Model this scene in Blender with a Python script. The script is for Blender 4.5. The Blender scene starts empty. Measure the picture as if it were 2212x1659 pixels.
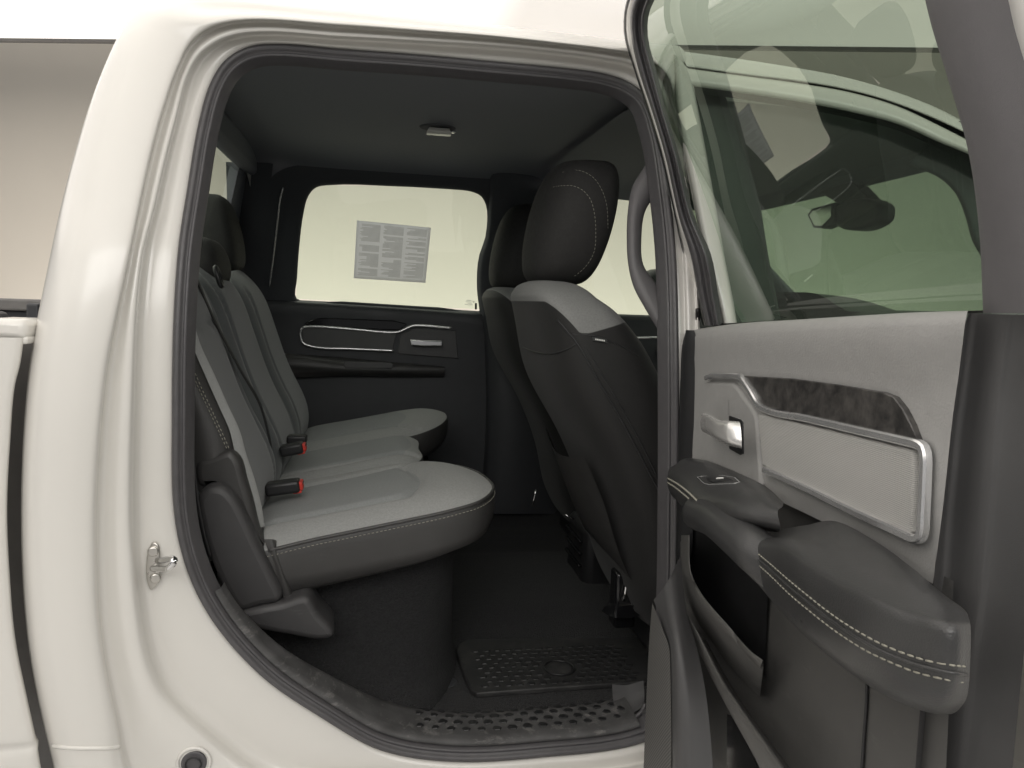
import bpy, math, random
from math import sin, cos, radians, pi, sqrt, exp
from mathutils import Vector, Matrix
from mathutils.bvhtree import BVHTree
random.seed(4)
SC = bpy.context.scene
COL = SC.collection

# ------------------------------------------------------------------ camera
# metres; X = truck forward, Y = into the cab from the open side, Z up
YAW, PITCH, ROLL = radians(10), radians(-5.85), .035
CAM = Vector((0, -1.3, 1.5))
FW = Vector((sin(YAW) * cos(PITCH), cos(YAW) * cos(PITCH), sin(PITCH)))
R0 = Vector((cos(YAW), -sin(YAW), 0)); U0 = R0.cross(FW)
RT = R0 * cos(ROLL) + U0 * sin(ROLL); UP = U0 * cos(ROLL) - R0 * sin(ROLL)
FPX = 1660.0
cd = bpy.data.cameras.new('camera'); cam = bpy.data.objects.new('camera', cd); COL.objects.link(cam)
cam.matrix_world = Matrix(((RT.x, UP.x, -FW.x, CAM.x), (RT.y, UP.y, -FW.y, CAM.y), (RT.z, UP.z, -FW.z, CAM.z), (0, 0, 0, 1)))
cd.sensor_width = 36; cd.lens = 36 * FPX / 2212; cd.clip_start = .02; cd.clip_end = 100
SC.camera = cam

# ------------------------------------------------------------------ light
W = bpy.data.worlds.new('World'); SC.world = W; W.use_nodes = True
W.node_tree.nodes['Background'].inputs[0].default_value = (.99, .99, 1.0, 1)
W.node_tree.nodes['Background'].inputs[1].default_value = .24
def area(name, loc, target, sx, sy, power, col=(1, .95, .88)):
    l = bpy.data.lights.new(name, 'AREA'); l.shape = 'RECTANGLE'; l.size = sx; l.size_y = sy; l.energy = power; l.color = col
    o = bpy.data.objects.new(name, l); COL.objects.link(o); o.location = loc
    o.rotation_euler = (Vector(target) - Vector(loc)).to_track_quat('-Z', 'Y').to_euler()
    return o
area('added_fill_lamp', (.5, -2.7, 2.96), (.3, .1, 1.0), 4.2, 1.5, 69, (1, .985, .96))  # unseen fill lamp, added to light the truck side and cabin
area('added_wall_wash', (.3, 3.55, .30), (.52, 4.45, 1.0), 7.0, .25, 74, (1, .965, .915))  # unseen low lamp, added to brighten the lower wall
vs = SC.view_settings; vs.view_transform = 'Standard'; vs.look = 'None'; vs.exposure = 0.0; vs.gamma = 1
vs.use_curve_mapping = False
SC.render.engine = 'CYCLES'; SC.cycles.max_bounces = 7; SC.cycles.diffuse_bounces = 4; SC.cycles.glossy_bounces = 3; SC.cycles.transparent_max_bounces = 16; SC.cycles.use_adaptive_sampling = True; SC.cycles.adaptive_threshold = .03
SC.cycles.use_denoising = True; SC.cycles.sample_clamp_indirect = 6

# ------------------------------------------------------------------ rays and surfaces (photo survey coordinates, 2212 wide)
def ray(px, py): return FW + RT * ((px - 1106) / FPX) + UP * ((829.5 - py) / FPX)
def T(z):
    d = z - 1.42
    return 0 if d <= 0 else (1.65 * d * d if d < .1 else .0165 + .33 * (d - .1))
def onY(px, py, Y): d = ray(px, py); return CAM + d * ((Y - CAM.y) / d.y)
def onX(px, py, X): d = ray(px, py); return CAM + d * ((X - CAM.x) / d.x)
def onZ(px, py, Z): d = ray(px, py); return CAM + d * ((Z - CAM.z) / d.z)
def near(px, py, y0=0.0):
    Y = y0
    for _ in range(8): Y = y0 + T(onY(px, py, Y).z)
    return onY(px, py, Y)
WID = 1.6
def far(px, py, w=0.0):
    Y = WID - w
    for _ in range(8): Y = WID - w - T(onY(px, py, Y).z)
    return onY(px, py, Y)
DE = Vector((-.07, -.9975, 0)).normalized(); DN = Vector((-.9975, .07, 0)).normalized(); DH = Vector((.533, -.10, 0))
def door(px, py, w=0.0):
    d = ray(px, py); ww = w; p = None
    for _ in range(8):
        t = (ww - (CAM - DH).dot(DN)) / d.dot(DN); p = CAM + d * t; ww = w + T(p.z)
    return p
def dl(u, z, w=0.0):   # door local -> world
    return DH + DE * u + DN * (w + T(z)) + Vector((0, 0, z))

# ------------------------------------------------------------------ mesh helpers
def spline(pts, n, closed=False, lin=False):
    P = [Vector(p) for p in pts]; m = len(P)
    if m == 1: return [P[0].copy() for _ in range(n)]
    seg = m if closed else m - 1
    L = [0.0]
    for i in range(seg): L.append(L[-1] + max(1e-6, (P[(i + 1) % m] - P[i]).length))
    out = []
    for k in range(n):
        s = L[-1] * k / (n if closed else n - 1)
        i = 0
        while i < seg - 1 and s > L[i + 1]: i += 1
        t = (s - L[i]) / (L[i + 1] - L[i])
        p1, p2 = P[i], P[(i + 1) % m]
        if lin: out.append(p1.lerp(p2, t)); continue
        p0 = P[(i - 1) % m] if (closed or i > 0) else p1 * 2 - p2
        p3 = P[(i + 2) % m] if (closed or i + 2 < m) else p2 * 2 - p1
        h = L[i + 1] - L[i]; h0 = max(1e-6, (p1 - p0).length); h3 = max(1e-6, (p3 - p2).length)
        m1 = ((p2 - p1) / h + (p1 - p0) / h0) * .5 * h; m2 = ((p3 - p2) / h3 + (p2 - p1) / h) * .5 * h
        t2, t3 = t * t, t * t * t
        out.append(p1 * (2 * t3 - 3 * t2 + 1) + m1 * (t3 - 2 * t2 + t) + p2 * (-2 * t3 + 3 * t2) + m2 * (t3 - t2))
    return out
def stspline(pts, per, closed=False):      # fixed samples per span (keeps stations of several rows in step)
    P = [Vector(p) for p in pts]; m = len(P); out = []
    seg = m if closed else m - 1
    for i in range(seg):
        p1, p2 = P[i], P[(i + 1) % m]
        p0 = P[(i - 1) % m] if (closed or i > 0) else p1 * 2 - p2
        p3 = P[(i + 2) % m] if (closed or i + 2 < m) else p2 * 2 - p1
        for k in range(per):
            t = k / per; t2, t3 = t * t, t * t * t
            h = max(1e-6, (p2 - p1).length); h0 = max(1e-6, (p1 - p0).length); h3 = max(1e-6, (p3 - p2).length)
            m1 = ((p2 - p1) / h + (p1 - p0) / h0) * .5 * h; m2 = ((p3 - p2) / h3 + (p2 - p1) / h) * .5 * h
            out.append(p1 * (2 * t3 - 3 * t2 + 1) + m1 * (t3 - 2 * t2 + t) + p2 * (-2 * t3 + 3 * t2) + m2 * (t3 - t2))
    if not closed: out.append(P[-1].copy())
    return out
WORLD = {}; GEO = {}; BVH = {}
def hit(o, px, py, off=0.0):     # point where a survey sight line meets a built part
    if o.name not in BVH: BVH[o.name] = BVHTree.FromPolygons([tuple(v) for v in GEO[o.name][0]], GEO[o.name][1])
    d = ray(px, py).normalized(); loc, nr, ix, ds = BVH[o.name].ray_cast(CAM, d)
    return None if loc is None else loc - d * off
def hits(o, pts, off=0.0): return [h for h in (hit(o, q[0], q[1], off) for q in pts) if h is not None]
def link(name, verts, faces, mat, parent=None, smooth=True, sub=0, bevel=0, mats=None, fmat=None, auto=None):
    c = Vector((0, 0, 0))
    for v in verts: c += Vector(v)
    c /= max(1, len(verts))
    me = bpy.data.meshes.new(name); me.from_pydata([tuple(Vector(v) - c) for v in verts], [], faces)
    o = bpy.data.objects.new(name, me); COL.objects.link(o)
    for m_ in (mats or [mat]): me.materials.append(m_)
    if fmat:
        for p in me.polygons: p.material_index = fmat(p.center + c)
    me.validate()
    for p in me.polygons: p.use_smooth = smooth
    WORLD[o.name] = c; GEO[o.name] = (verts, faces)
    o.location = c - (WORLD[parent.name] if parent else Vector((0, 0, 0)))
    if parent: o.parent = parent
    if bevel:
        b = o.modifiers.new('bevel', 'BEVEL'); b.width = bevel; b.segments = 3; b.limit_method = 'ANGLE'; b.angle_limit = radians(35)
    if sub:
        s = o.modifiers.new('sub', 'SUBSURF'); s.levels = s.render_levels = sub
    if smooth and auto is not None:
        try: me.set_sharp_from_angle(angle=radians(auto))
        except Exception: pass
    return o
def empty(name, loc, label, cat, group=None):
    o = bpy.data.objects.new(name, None); COL.objects.link(o); o.location = loc; WORLD[o.name] = Vector(loc)
    o.empty_display_size = .1; o['label'] = label; o['category'] = cat
    if group: o['group'] = group
    return o
def tag(o, label=None, cat=None, kind=None, group=None):
    if label: o['label'] = label
    if cat: o['category'] = cat
    if kind: o['kind'] = kind
    if group: o['group'] = group
    return o
def grid_faces(nr, nc, closed=False, flip=False):
    f = []
    for i in range(nr - 1):
        for j in range(nc if closed else nc - 1):
            a, b = i * nc + j, i * nc + (j + 1) % nc
            q = (a, b, b + nc, a + nc); f.append(q[::-1] if flip else q)
    return f
def loft(name, rows, mat, parent=None, n=40, per=4, closed=False, lin=False, cap=False, stations=None, post=None, flip=False, **kw):
    if stations: R = [stspline(r, stations, closed) for r in rows]
    else: R = [spline(r, n, closed, lin) for r in rows]
    n = len(R[0])
    if per > 1:
        cols = [stspline([R[i][j] for i in range(len(R))], per) for j in range(n)]
        nr = len(cols[0]); R = [[cols[j][i] for j in range(n)] for i in range(nr)]
    verts = [p for r in R for p in r]
    if post: verts = [post(v) for v in verts]
    faces = grid_faces(len(R), n, closed, flip)
    if cap: faces += [tuple(range(n))[::-1], tuple(range((len(R) - 1) * n, len(R) * n))]
    return link(name, verts, faces, mat, parent, **kw)
def tube(name, path, r, mat, parent=None, n=60, k=8, closed=False, lin=False, flat=1.0, fdir=None, resample=True, **kw):
    P = spline(path, n, closed, lin) if resample else [Vector(p) for p in path]
    m = len(P); verts = []; ref = Vector(fdir) if fdir is not None else Vector((.31, .2, .93))
    for i in range(m):
        a = P[(i + 1) % m] if (closed or i + 1 < m) else P[i]; b = P[i - 1] if (closed or i > 0) else P[i]
        t = (a - b).normalized(); x = ref.cross(t)
        if x.length < 1e-4: x = Vector((1, 0, 0)).cross(t)
        x.normalize(); y = t.cross(x)
        rr = r(i / (m - 1)) if callable(r) else r
        for q in range(k):
            an = 2 * pi * q / k; verts.append(P[i] + x * (cos(an) * rr) + y * (sin(an) * rr * flat))
    faces = grid_faces(m, k, True)
    if closed:
        for j in range(k): a, b = (m - 1) * k + j, (m - 1) * k + (j + 1) % k; faces.append((a, b, (j + 1) % k, j))
    else: faces += [tuple(range(k))[::-1], tuple(range((m - 1) * k, m * k))]
    return link(name, verts, faces, mat, parent, **kw)
def stitches(name, path, mat, parent, step=.009, r=.0011, dash=.68, tilt=None):
    P = spline(path, 400); L = sum((P[i + 1] - P[i]).length for i in range(399)); n = max(2, int(L / step))
    Q = spline(path, n * 10 + 1); V, Fc = [], []
    for i in range(n):
        a, b = Q[i * 10], Q[min(len(Q) - 1, int(i * 10 + 10 * dash))]
        t = (b - a).normalized(); x = t.cross(Vector((.3, .5, .8))).normalized(); y = t.cross(x); o = len(V)
        for p in (a, a.lerp(b, .5) , b):
            rr = r if p is not a and p is not b else r * .7
            for q in range(5): V.append(p + x * (cos(q * 1.2566) * rr) + y * (sin(q * 1.2566) * rr))
        for k in range(2):
            for q in range(5): Fc.append((o + k * 5 + q, o + k * 5 + (q + 1) % 5, o + k * 5 + 5 + (q + 1) % 5, o + k * 5 + 5 + q))
        Fc.append(tuple(o + q for q in range(5))[::-1]); Fc.append(tuple(o + 10 + q for q in range(5)))
    o = link(name, V, Fc, mat, parent); o['kind'] = 'stuff'; return o
def slab(name, outline, normal, thick, mat, parent=None, bevel=.003, n=None, closed=True, seg=3, **kw):
    """solid plate: outline (3-D points, front face) pushed back along -normal by thick, rounded edges"""
    P = spline(outline, n, True) if n else [Vector(p) for p in outline]
    N = Vector(normal).normalized(); m = len(P)
    c = sum(P, Vector()) / m
    # inward direction per point
    inn = []
    area2 = sum((P[i] - c).cross(P[(i + 1) % m] - c).dot(N) for i in range(m)); sg = 1 if area2 > 0 else -1
    for i in range(m):
        t = (P[(i + 1) % m] - P[i - 1]).normalized(); inn.append(N.cross(t) * sg)
    rings = []
    for k in range(seg + 1):
        a = pi / 2 * k / seg
        rings.append([P[i] + inn[i] * (bevel * (1 - sin(a))) - N * (bevel * (1 - cos(a))) for i in range(m)])
    rings[0], rings = rings[0], rings
    rings.append([P[i] - N * thick for i in range(m)])
    verts = [v for r in rings for v in r]
    faces = grid_faces(len(rings), m, True)
    faces.append(tuple(range(m))); faces.append(tuple(range((len(rings) - 1) * m, len(rings) * m))[::-1])
    return link(name, verts, faces, mat, parent, auto=40, **kw)
def rbox(name, loc, size, mat, parent=None, bev=.01, rot=None, **kw):
    x, y, z = [s / 2 for s in size]; M_ = rot or Matrix.Identity(3)
    v = [Vector(loc) + M_ @ Vector((a * x, b * y, c * z)) for a in (-1, 1) for b in (-1, 1) for c in (-1, 1)]
    f = [(0, 1, 3, 2), (4, 6, 7, 5), (0, 4, 5, 1), (2, 3, 7, 6), (0, 2, 6, 4), (1, 5, 7, 3)]
    return link(name, v, f, mat, parent, bevel=bev, auto=35, **kw)
def disc(name, c, nrm, r, thick, mat, parent=None, k=24, bev=.0, **kw):
    N = Vector(nrm).normalized(); x = N.orthogonal().normalized(); y = N.cross(x); c = Vector(c)
    P = [c + x * (cos(2 * pi * i / k) * r) + y * (sin(2 * pi * i / k) * r) for i in range(k)]
    return slab(name, P, N, thick, mat, parent, bevel=bev or min(.003, thick * .4), **kw)
def pillow(name, outline, nrm, profile, mat, parent, rings=14, zfun=None, skirt=None, n=96, **kw):
    """domed cushion over a closed outline; profile(f) = height at fraction f from edge (0) to centre (1)"""
    P = spline(outline, n, True); c = sum(P, Vector()) / n; N = Vector(nrm).normalized(); verts = []
    fr = [(k / rings) ** 1.6 for k in range(rings)]
    for f in fr:
        for p in P:
            q = p.lerp(c, f) + N * profile(f)
            if zfun: q = q + N * zfun(q)
            verts.append(q)
    q = c + N * profile(1)
    if zfun: q = q + N * zfun(q)
    verts.append(q); faces = grid_faces(rings, n, True)
    for j in range(n): faces.append(((rings - 1) * n + j, (rings - 1) * n + (j + 1) % n, len(verts) - 1))
    if skirt:
        b = len(verts)
        for d_, h in skirt:
            for p in P: verts.append(p.lerp(c, d_) + N * h)
        for k in range(len(skirt)):
            for j in range(n):
                a0 = (j if k == 0 else b + (k - 1) * n + j); a1 = ((j + 1) % n if k == 0 else b + (k - 1) * n + (j + 1) % n)
                faces.append((a0, b + k * n + j, b + k * n + (j + 1) % n, a1))
    return link(name, verts, faces, mat, parent, **kw)
def segdist(p, poly):
    best = 9
    for i in range(len(poly) - 1):
        a, b = poly[i], poly[i + 1]; ab = b - a; t = max(0, min(1, (p - a).dot(ab) / max(1e-9, ab.length_squared)))
        best = min(best, (p - (a + ab * t)).length)
    return best

# ------------------------------------------------------------------ materials
def mat(name, col, rough=.5, metal=0.0, coat=0.0, noise=None, bump=None, spec=.5, sheen=0.0, emit=None, var=None):
    """noise=(scale, amount) colour mottling; bump=(scale, strength, dist) grain"""
    m = bpy.data.materials.new(name); m.use_nodes = True; nt = m.node_tree; b = nt.nodes['Principled BSDF']
    b.inputs['Base Color'].default_value = (*col, 1); b.inputs['Roughness'].default_value = rough; b.inputs['Metallic'].default_value = metal
    b.inputs['Coat Weight'].default_value = coat; b.inputs['Coat Roughness'].default_value = .14; b.inputs['Specular IOR Level'].default_value = spec
    if sheen: b.inputs['Sheen Weight'].default_value = sheen; b.inputs['Sheen Roughness'].default_value = .5
    tc = nt.nodes.new('ShaderNodeTexCoord')
    geo = nt.nodes.new('ShaderNodeNewGeometry')
    if noise:
        n_ = nt.nodes.new('ShaderNodeTexNoise'); n_.inputs['Scale'].default_value = noise[0]; n_.inputs['Detail'].default_value = 6
        nt.links.new(geo.outputs['Position'], n_.inputs['Vector'])
        mx = nt.nodes.new('ShaderNodeMix'); mx.data_type = 'RGBA'; mx.inputs[6].default_value = (*[max(0, c * (1 - noise[1])) for c in col], 1)
        mx.inputs[7].default_value = (*[min(1, c * (1 + noise[1])) for c in col], 1)
        nt.links.new(n_.outputs['Fac'], mx.inputs[0]); nt.links.new(mx.outputs[2], b.inputs['Base Color'])
        rr = nt.nodes.new('ShaderNodeMapRange'); rr.inputs[3].default_value = max(0, rough - .14); rr.inputs[4].default_value = min(1, rough + .14)
        n2 = nt.nodes.new('ShaderNodeTexNoise'); n2.inputs['Scale'].default_value = noise[0] * .4; n2.inputs['Detail'].default_value = 4
        nt.links.new(geo.outputs['Position'], n2.inputs['Vector'])
        nt.links.new(n2.outputs['Fac'], rr.inputs[0]); nt.links.new(rr.outputs[0], b.inputs['Roughness'])
    if bump:
        bt = nt.nodes.new('ShaderNodeTexNoise' if len(bump) < 4 else 'ShaderNodeTexVoronoi'); bt.inputs['Scale'].default_value = bump[0]
        if len(bump) < 4: bt.inputs['Detail'].default_value = 3
        nt.links.new(geo.outputs['Position'], bt.inputs['Vector'])
        bp = nt.nodes.new('ShaderNodeBump'); bp.inputs['Strength'].default_value = bump[1]; bp.inputs['Distance'].default_value = bump[2]
        nt.links.new(bt.outputs[0], bp.inputs['Height']); nt.links.new(bp.outputs[0], b.inputs['Normal'])
    return m
def glass(name, tint, refl=.06):
    m = bpy.data.materials.new(name); m.use_nodes = True; nt = m.node_tree; nt.nodes.clear()
    o = nt.nodes.new('ShaderNodeOutputMaterial'); t = nt.nodes.new('ShaderNodeBsdfTransparent'); g = nt.nodes.new('ShaderNodeBsdfGlossy')
    t.inputs[0].default_value = (*tint, 1); g.inputs['Roughness'].default_value = 0.0
    lw = nt.nodes.new('ShaderNodeLayerWeight'); lw.inputs[0].default_value = .5
    pw = nt.nodes.new('ShaderNodeMath'); pw.operation = 'POWER'; pw.inputs[1].default_value = 4.0
    ma = nt.nodes.new('ShaderNodeMath'); ma.operation = 'MULTIPLY_ADD'; ma.inputs[1].default_value = 1 - refl; ma.inputs[2].default_value = refl
    mx = nt.nodes.new('ShaderNodeMixShader')
    nt.links.new(lw.outputs['Facing'], pw.inputs[0]); nt.links.new(pw.outputs[0], ma.inputs[0]); nt.links.new(ma.outputs[0], mx.inputs[0])
    nt.links.new(t.outputs[0], mx.inputs[1]); nt.links.new(g.outputs[0], mx.inputs[2]); nt.links.new(mx.outputs[0], o.inputs[0])
    return m
def two_tone(name, a, b):
    """surface of colour/roughness a where attribute edge < 0, of b where > 0 (a sewn join)"""
    m = mat(name, a[0], a[1], noise=(260, .22), bump=(600, .45, .001), sheen=.08, spec=.28); nt = m.node_tree; bs = nt.nodes['Principled BSDF']
    at = nt.nodes.new('ShaderNodeAttribute'); at.attribute_name = 'edge'
    mr = nt.nodes.new('ShaderNodeMapRange'); mr.inputs[1].default_value = -.0008; mr.inputs[2].default_value = .0008; nt.links.new(at.outputs['Fac'], mr.inputs[0])
    src = bs.inputs['Base Color'].links[0].from_node
    mx = nt.nodes.new('ShaderNodeMix'); mx.data_type = 'RGBA'; mx.inputs[7].default_value = (*b[0], 1); nt.links.new(mr.outputs[0], mx.inputs[0]); nt.links.new(src.outputs[2], mx.inputs[6])
    sp = nt.nodes.new('ShaderNodeTexNoise'); sp.inputs['Scale'].default_value = 350; ge = nt.nodes.new('ShaderNodeNewGeometry'); nt.links.new(ge.outputs['Position'], sp.inputs['Vector'])
    m2 = nt.nodes.new('ShaderNodeMix'); m2.data_type = 'RGBA'; m2.inputs[6].default_value = (*[c * .8 for c in b[0]], 1); m2.inputs[7].default_value = (*[c * 1.2 for c in b[0]], 1)
    nt.links.new(sp.outputs['Fac'], m2.inputs[0]); nt.links.new(m2.outputs[2], mx.inputs[7]); nt.links.new(mx.outputs[2], bs.inputs['Base Color'])
    for l in list(bs.inputs['Roughness'].links): nt.links.remove(l)
    rr = nt.nodes.new('ShaderNodeMapRange'); rr.inputs[3].default_value = a[1]; rr.inputs[4].default_value = b[1]; nt.links.new(mr.outputs[0], rr.inputs[0]); nt.links.new(rr.outputs[0], bs.inputs['Roughness'])
    return m
def edge_attr(o, fn):
    at = o.data.attributes.new('edge', 'FLOAT', 'POINT'); vs_ = GEO[o.name][0]
    for i, v in enumerate(vs_): at.data[i].value = fn(Vector(v))
M = {}
M['paint'] = mat('white paint', (.70, .682, .64), .30, coat=.7, noise=(3, .03))
M['seal'] = mat('rubber seal', (.08, .077, .08), .42, noise=(60, .15), bump=(500, .15, .0008))
M['black'] = mat('black plastic', (.018, .018, .019), .42, noise=(40, .2), bump=(700, .2, .0006))
M['gloss'] = mat('gloss black', (.01, .01, .011), .12)
M['char'] = mat('charcoal trim', (.043, .045, .049), .5, noise=(25, .12), bump=(900, .35, .0007))
M['dgrey'] = mat('dark grey trim', (.075, .074, .075), .5, noise=(25, .1), bump=(900, .3, .0007))
M['leather'] = mat('black leatherette', (.044, .043, .042), .46, noise=(30, .12), bump=(650, .22, .0008, 1))
M['arm'] = mat('charcoal leatherette', (.041, .041, .0412), .34, noise=(25, .1), bump=(650, .22, .0008, 1))
M['lcard'] = mat('grey brown door card', (.092, .090, .086), .44, noise=(25, .12), bump=(1100, .3, .0006))
M['edge'] = mat('grey door end trim', (.062, .061, .061), .5, noise=(40, .06), bump=(900, .3, .0005))
M['post'] = mat('grey post trim', (.13, .125, .129), .55, noise=(40, .06), bump=(900, .3, .0005))
M['grey'] = mat('grey soft trim', (.335, .331, .322), .55, noise=(60, .07), bump=(380, .45, .0012))
M['fabric'] = mat('grey seat fabric', (.29, .296, .29), .85, noise=(350, .18), bump=(900, .5, .0008), sheen=.3)
M['fabric2'] = mat('dark grey seat fabric', (.10, .107, .109), .85, noise=(350, .18), bump=(900, .5, .0008), sheen=.25)
M['carpet'] = mat('black carpet', (.021, .0212, .0222), .95, noise=(190, .8), bump=(300, 1.0, .006), sheen=.04)
M['mat'] = mat('rubber mat', (.027, .027, .0275), .55, noise=(18, .35), bump=(300, .3, .0008))
M['liner'] = mat('headliner cloth', (.155, .162, .18), .9, noise=(500, .1), bump=(900, .3, .0006))
M['liner2'] = mat('dark pillar cloth', (.068, .071, .078), .9, noise=(500, .1), bump=(900, .3, .0006))
M['cover'] = mat('dark moulded plastic', (.046, .045, .046), .5, noise=(25, .1), bump=(900, .3, .0006))
M['hrest'] = mat('matte headrest cloth', (.030, .0293, .0285), .75, spec=.3, noise=(200, .2), bump=(900, .4, .0007))
M['silver'] = mat('satin silver', (.82, .82, .82), .22, metal=.8, noise=(30, .06))
M['seat2'] = two_tone('seat leatherette and shoulder fabric', ((.020, .0197, .0193), .62), ((.22, .222, .217), .85))
M['cush2'] = two_tone('seat fabric with darker insert', ((.285, .289, .282), .85), ((.243, .252, .250), .85))
M['satin'] = mat('satin handle', (.72, .71, .69), .26, metal=.6)
M['chrome'] = mat('bright chrome', (.8, .8, .8), .12, metal=1.0)
M['zinc'] = mat('zinc plate', (.62, .60, .56), .3, metal=1.0, noise=(80, .1))
M['thread'] = mat('pale thread', (.28, .27, .225), .8)
M['red'] = mat('red plastic', (.62, .05, .035), .4)
M['belt'] = mat('belt webbing', (.022, .022, .023), .6, bump=(900, .4, .0005))
M['lens'] = mat('lamp lens', (.62, .62, .58), .25)
M['white'] = mat('white print', (.75, .75, .72), .6)
M['ink'] = mat('grey ink', (.40, .40, .39), .8)
_nt = M['ink'].node_tree; _tr = _nt.nodes.new('ShaderNodeBsdfTranslucent'); _tr.inputs[0].default_value = (.55, .55, .54, 1); _mx = _nt.nodes.new('ShaderNodeMixShader'); _mx.inputs[0].default_value = .88
_nt.links.new(_nt.nodes['Principled BSDF'].outputs[0], _mx.inputs[1]); _nt.links.new(_tr.outputs[0], _mx.inputs[2]); _nt.links.new(_mx.outputs[0], _nt.nodes['Material Output'].inputs[0])
M['paper'] = mat('grey paper', (.55, .56, .54), .8)
_nt = M['paper'].node_tree; _tr = _nt.nodes.new('ShaderNodeBsdfTranslucent'); _tr.inputs[0].default_value = (.76, .75, .79, 1); _mx = _nt.nodes.new('ShaderNodeMixShader'); _mx.inputs[0].default_value = .88
_nt.links.new(_nt.nodes['Principled BSDF'].outputs[0], _mx.inputs[1]); _nt.links.new(_tr.outputs[0], _mx.inputs[2]); _nt.links.new(_mx.outputs[0], _nt.nodes['Material Output'].inputs[0])
M['glass'] = glass('green glass', (.84, .95, .86), .07)
M['glass_d'] = glass('door glass', (.48, .57, .48), .14)
M['glass_f'] = glass('far glass', (.89, .99, .90), .05)
M['grime'] = mat('scuffed sill plastic', (.066, .065, .065), .6, noise=(22, .75), bump=(300, .4, .001))
M['bedblack'] = mat('bed liner', (.03, .032, .037), .6, noise=(50, .2))
M['capgrey'] = mat('grey rail cap', (.16, .155, .15), .6, noise=(30, .15))
def ribbed():
    m = mat('ribbed cloth', (.40, .39, .335), .8); nt = m.node_tree; b = nt.nodes['Principled BSDF']
    geo = nt.nodes.new('ShaderNodeNewGeometry'); sx = nt.nodes.new('ShaderNodeSeparateXYZ'); nt.links.new(geo.outputs['Position'], sx.inputs[0])
    nz = nt.nodes.new('ShaderNodeTexNoise'); nz.inputs['Scale'].default_value = 90; nt.links.new(geo.outputs['Position'], nz.inputs['Vector'])
    a = nt.nodes.new('ShaderNodeMath'); a.operation = 'MULTIPLY_ADD'; a.inputs[1].default_value = 2 * pi / .0019
    nm = nt.nodes.new('ShaderNodeMath'); nm.operation = 'MULTIPLY'; nm.inputs[1].default_value = 1.8; nt.links.new(nz.outputs[0], nm.inputs[0])
    nt.links.new(sx.outputs[2], a.inputs[0]); nt.links.new(nm.outputs[0], a.inputs[2])
    s = nt.nodes.new('ShaderNodeMath'); s.operation = 'SINE'; nt.links.new(a.outputs[0], s.inputs[0])
    bp = nt.nodes.new('ShaderNodeBump'); bp.inputs['Strength'].default_value = .4; bp.inputs['Distance'].default_value = .0006
    nt.links.new(s.outputs[0], bp.inputs['Height']); nt.links.new(bp.outputs[0], b.inputs['Normal'])
    mr = nt.nodes.new('ShaderNodeMapRange'); mr.inputs[1].default_value = -1; nt.links.new(s.outputs[0], mr.inputs[0])
    mx = nt.nodes.new('ShaderNodeMix'); mx.data_type = 'RGBA'; mx.inputs[6].default_value = (.35, .345, .328, 1); mx.inputs[7].default_value = (.46, .455, .435, 1)
    nt.links.new(mr.outputs[0], mx.inputs[0]); nt.links.new(mx.outputs[2], b.inputs['Base Color'])
    return m
M['ribbed'] = ribbed()
def burl():
    m = mat('dark mottled inlay', (.03, .03, .03), .3, coat=.3); nt = m.node_tree; b = nt.nodes['Principled BSDF']
    geo = nt.nodes.new('ShaderNodeNewGeometry'); n_ = nt.nodes.new('ShaderNodeTexNoise'); n_.inputs['Scale'].default_value = 38; n_.inputs['Detail'].default_value = 9
    n_.inputs['Roughness'].default_value = .7
    nt.links.new(geo.outputs['Position'], n_.inputs['Vector'])
    cr = nt.nodes.new('ShaderNodeValToRGB'); cr.color_ramp.elements[0].position = .38; cr.color_ramp.elements[0].color = (.022, .021, .021, 1)
    cr.color_ramp.elements[1].position = .66; cr.color_ramp.elements[1].color = (.085, .08, .075, 1)
    nt.links.new(n_.outputs['Fac'], cr.inputs[0]); nt.links.new(cr.outputs[0], b.inputs['Base Color'])
    return m
M['burl'] = burl()
def weave():
    m = mat('woven grey strip', (.10, .098, .095), .7); nt = m.node_tree; b = nt.nodes['Principled BSDF']
    geo = nt.nodes.new('ShaderNodeNewGeometry'); w = nt.nodes.new('ShaderNodeTexWave'); w.inputs['Scale'].default_value = 95; w.bands_direction = 'DIAGONAL'
    nt.links.new(geo.outputs['Position'], w.inputs['Vector'])
    mx = nt.nodes.new('ShaderNodeMix'); mx.data_type = 'RGBA'; mx.inputs[6].default_value = (.06, .058, .056, 1); mx.inputs[7].default_value = (.14, .137, .13, 1)
    nt.links.new(w.outputs[1], mx.inputs[0]); nt.links.new(mx.outputs[2], b.inputs['Base Color'])
    return m
M['weave'] = weave()

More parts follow.
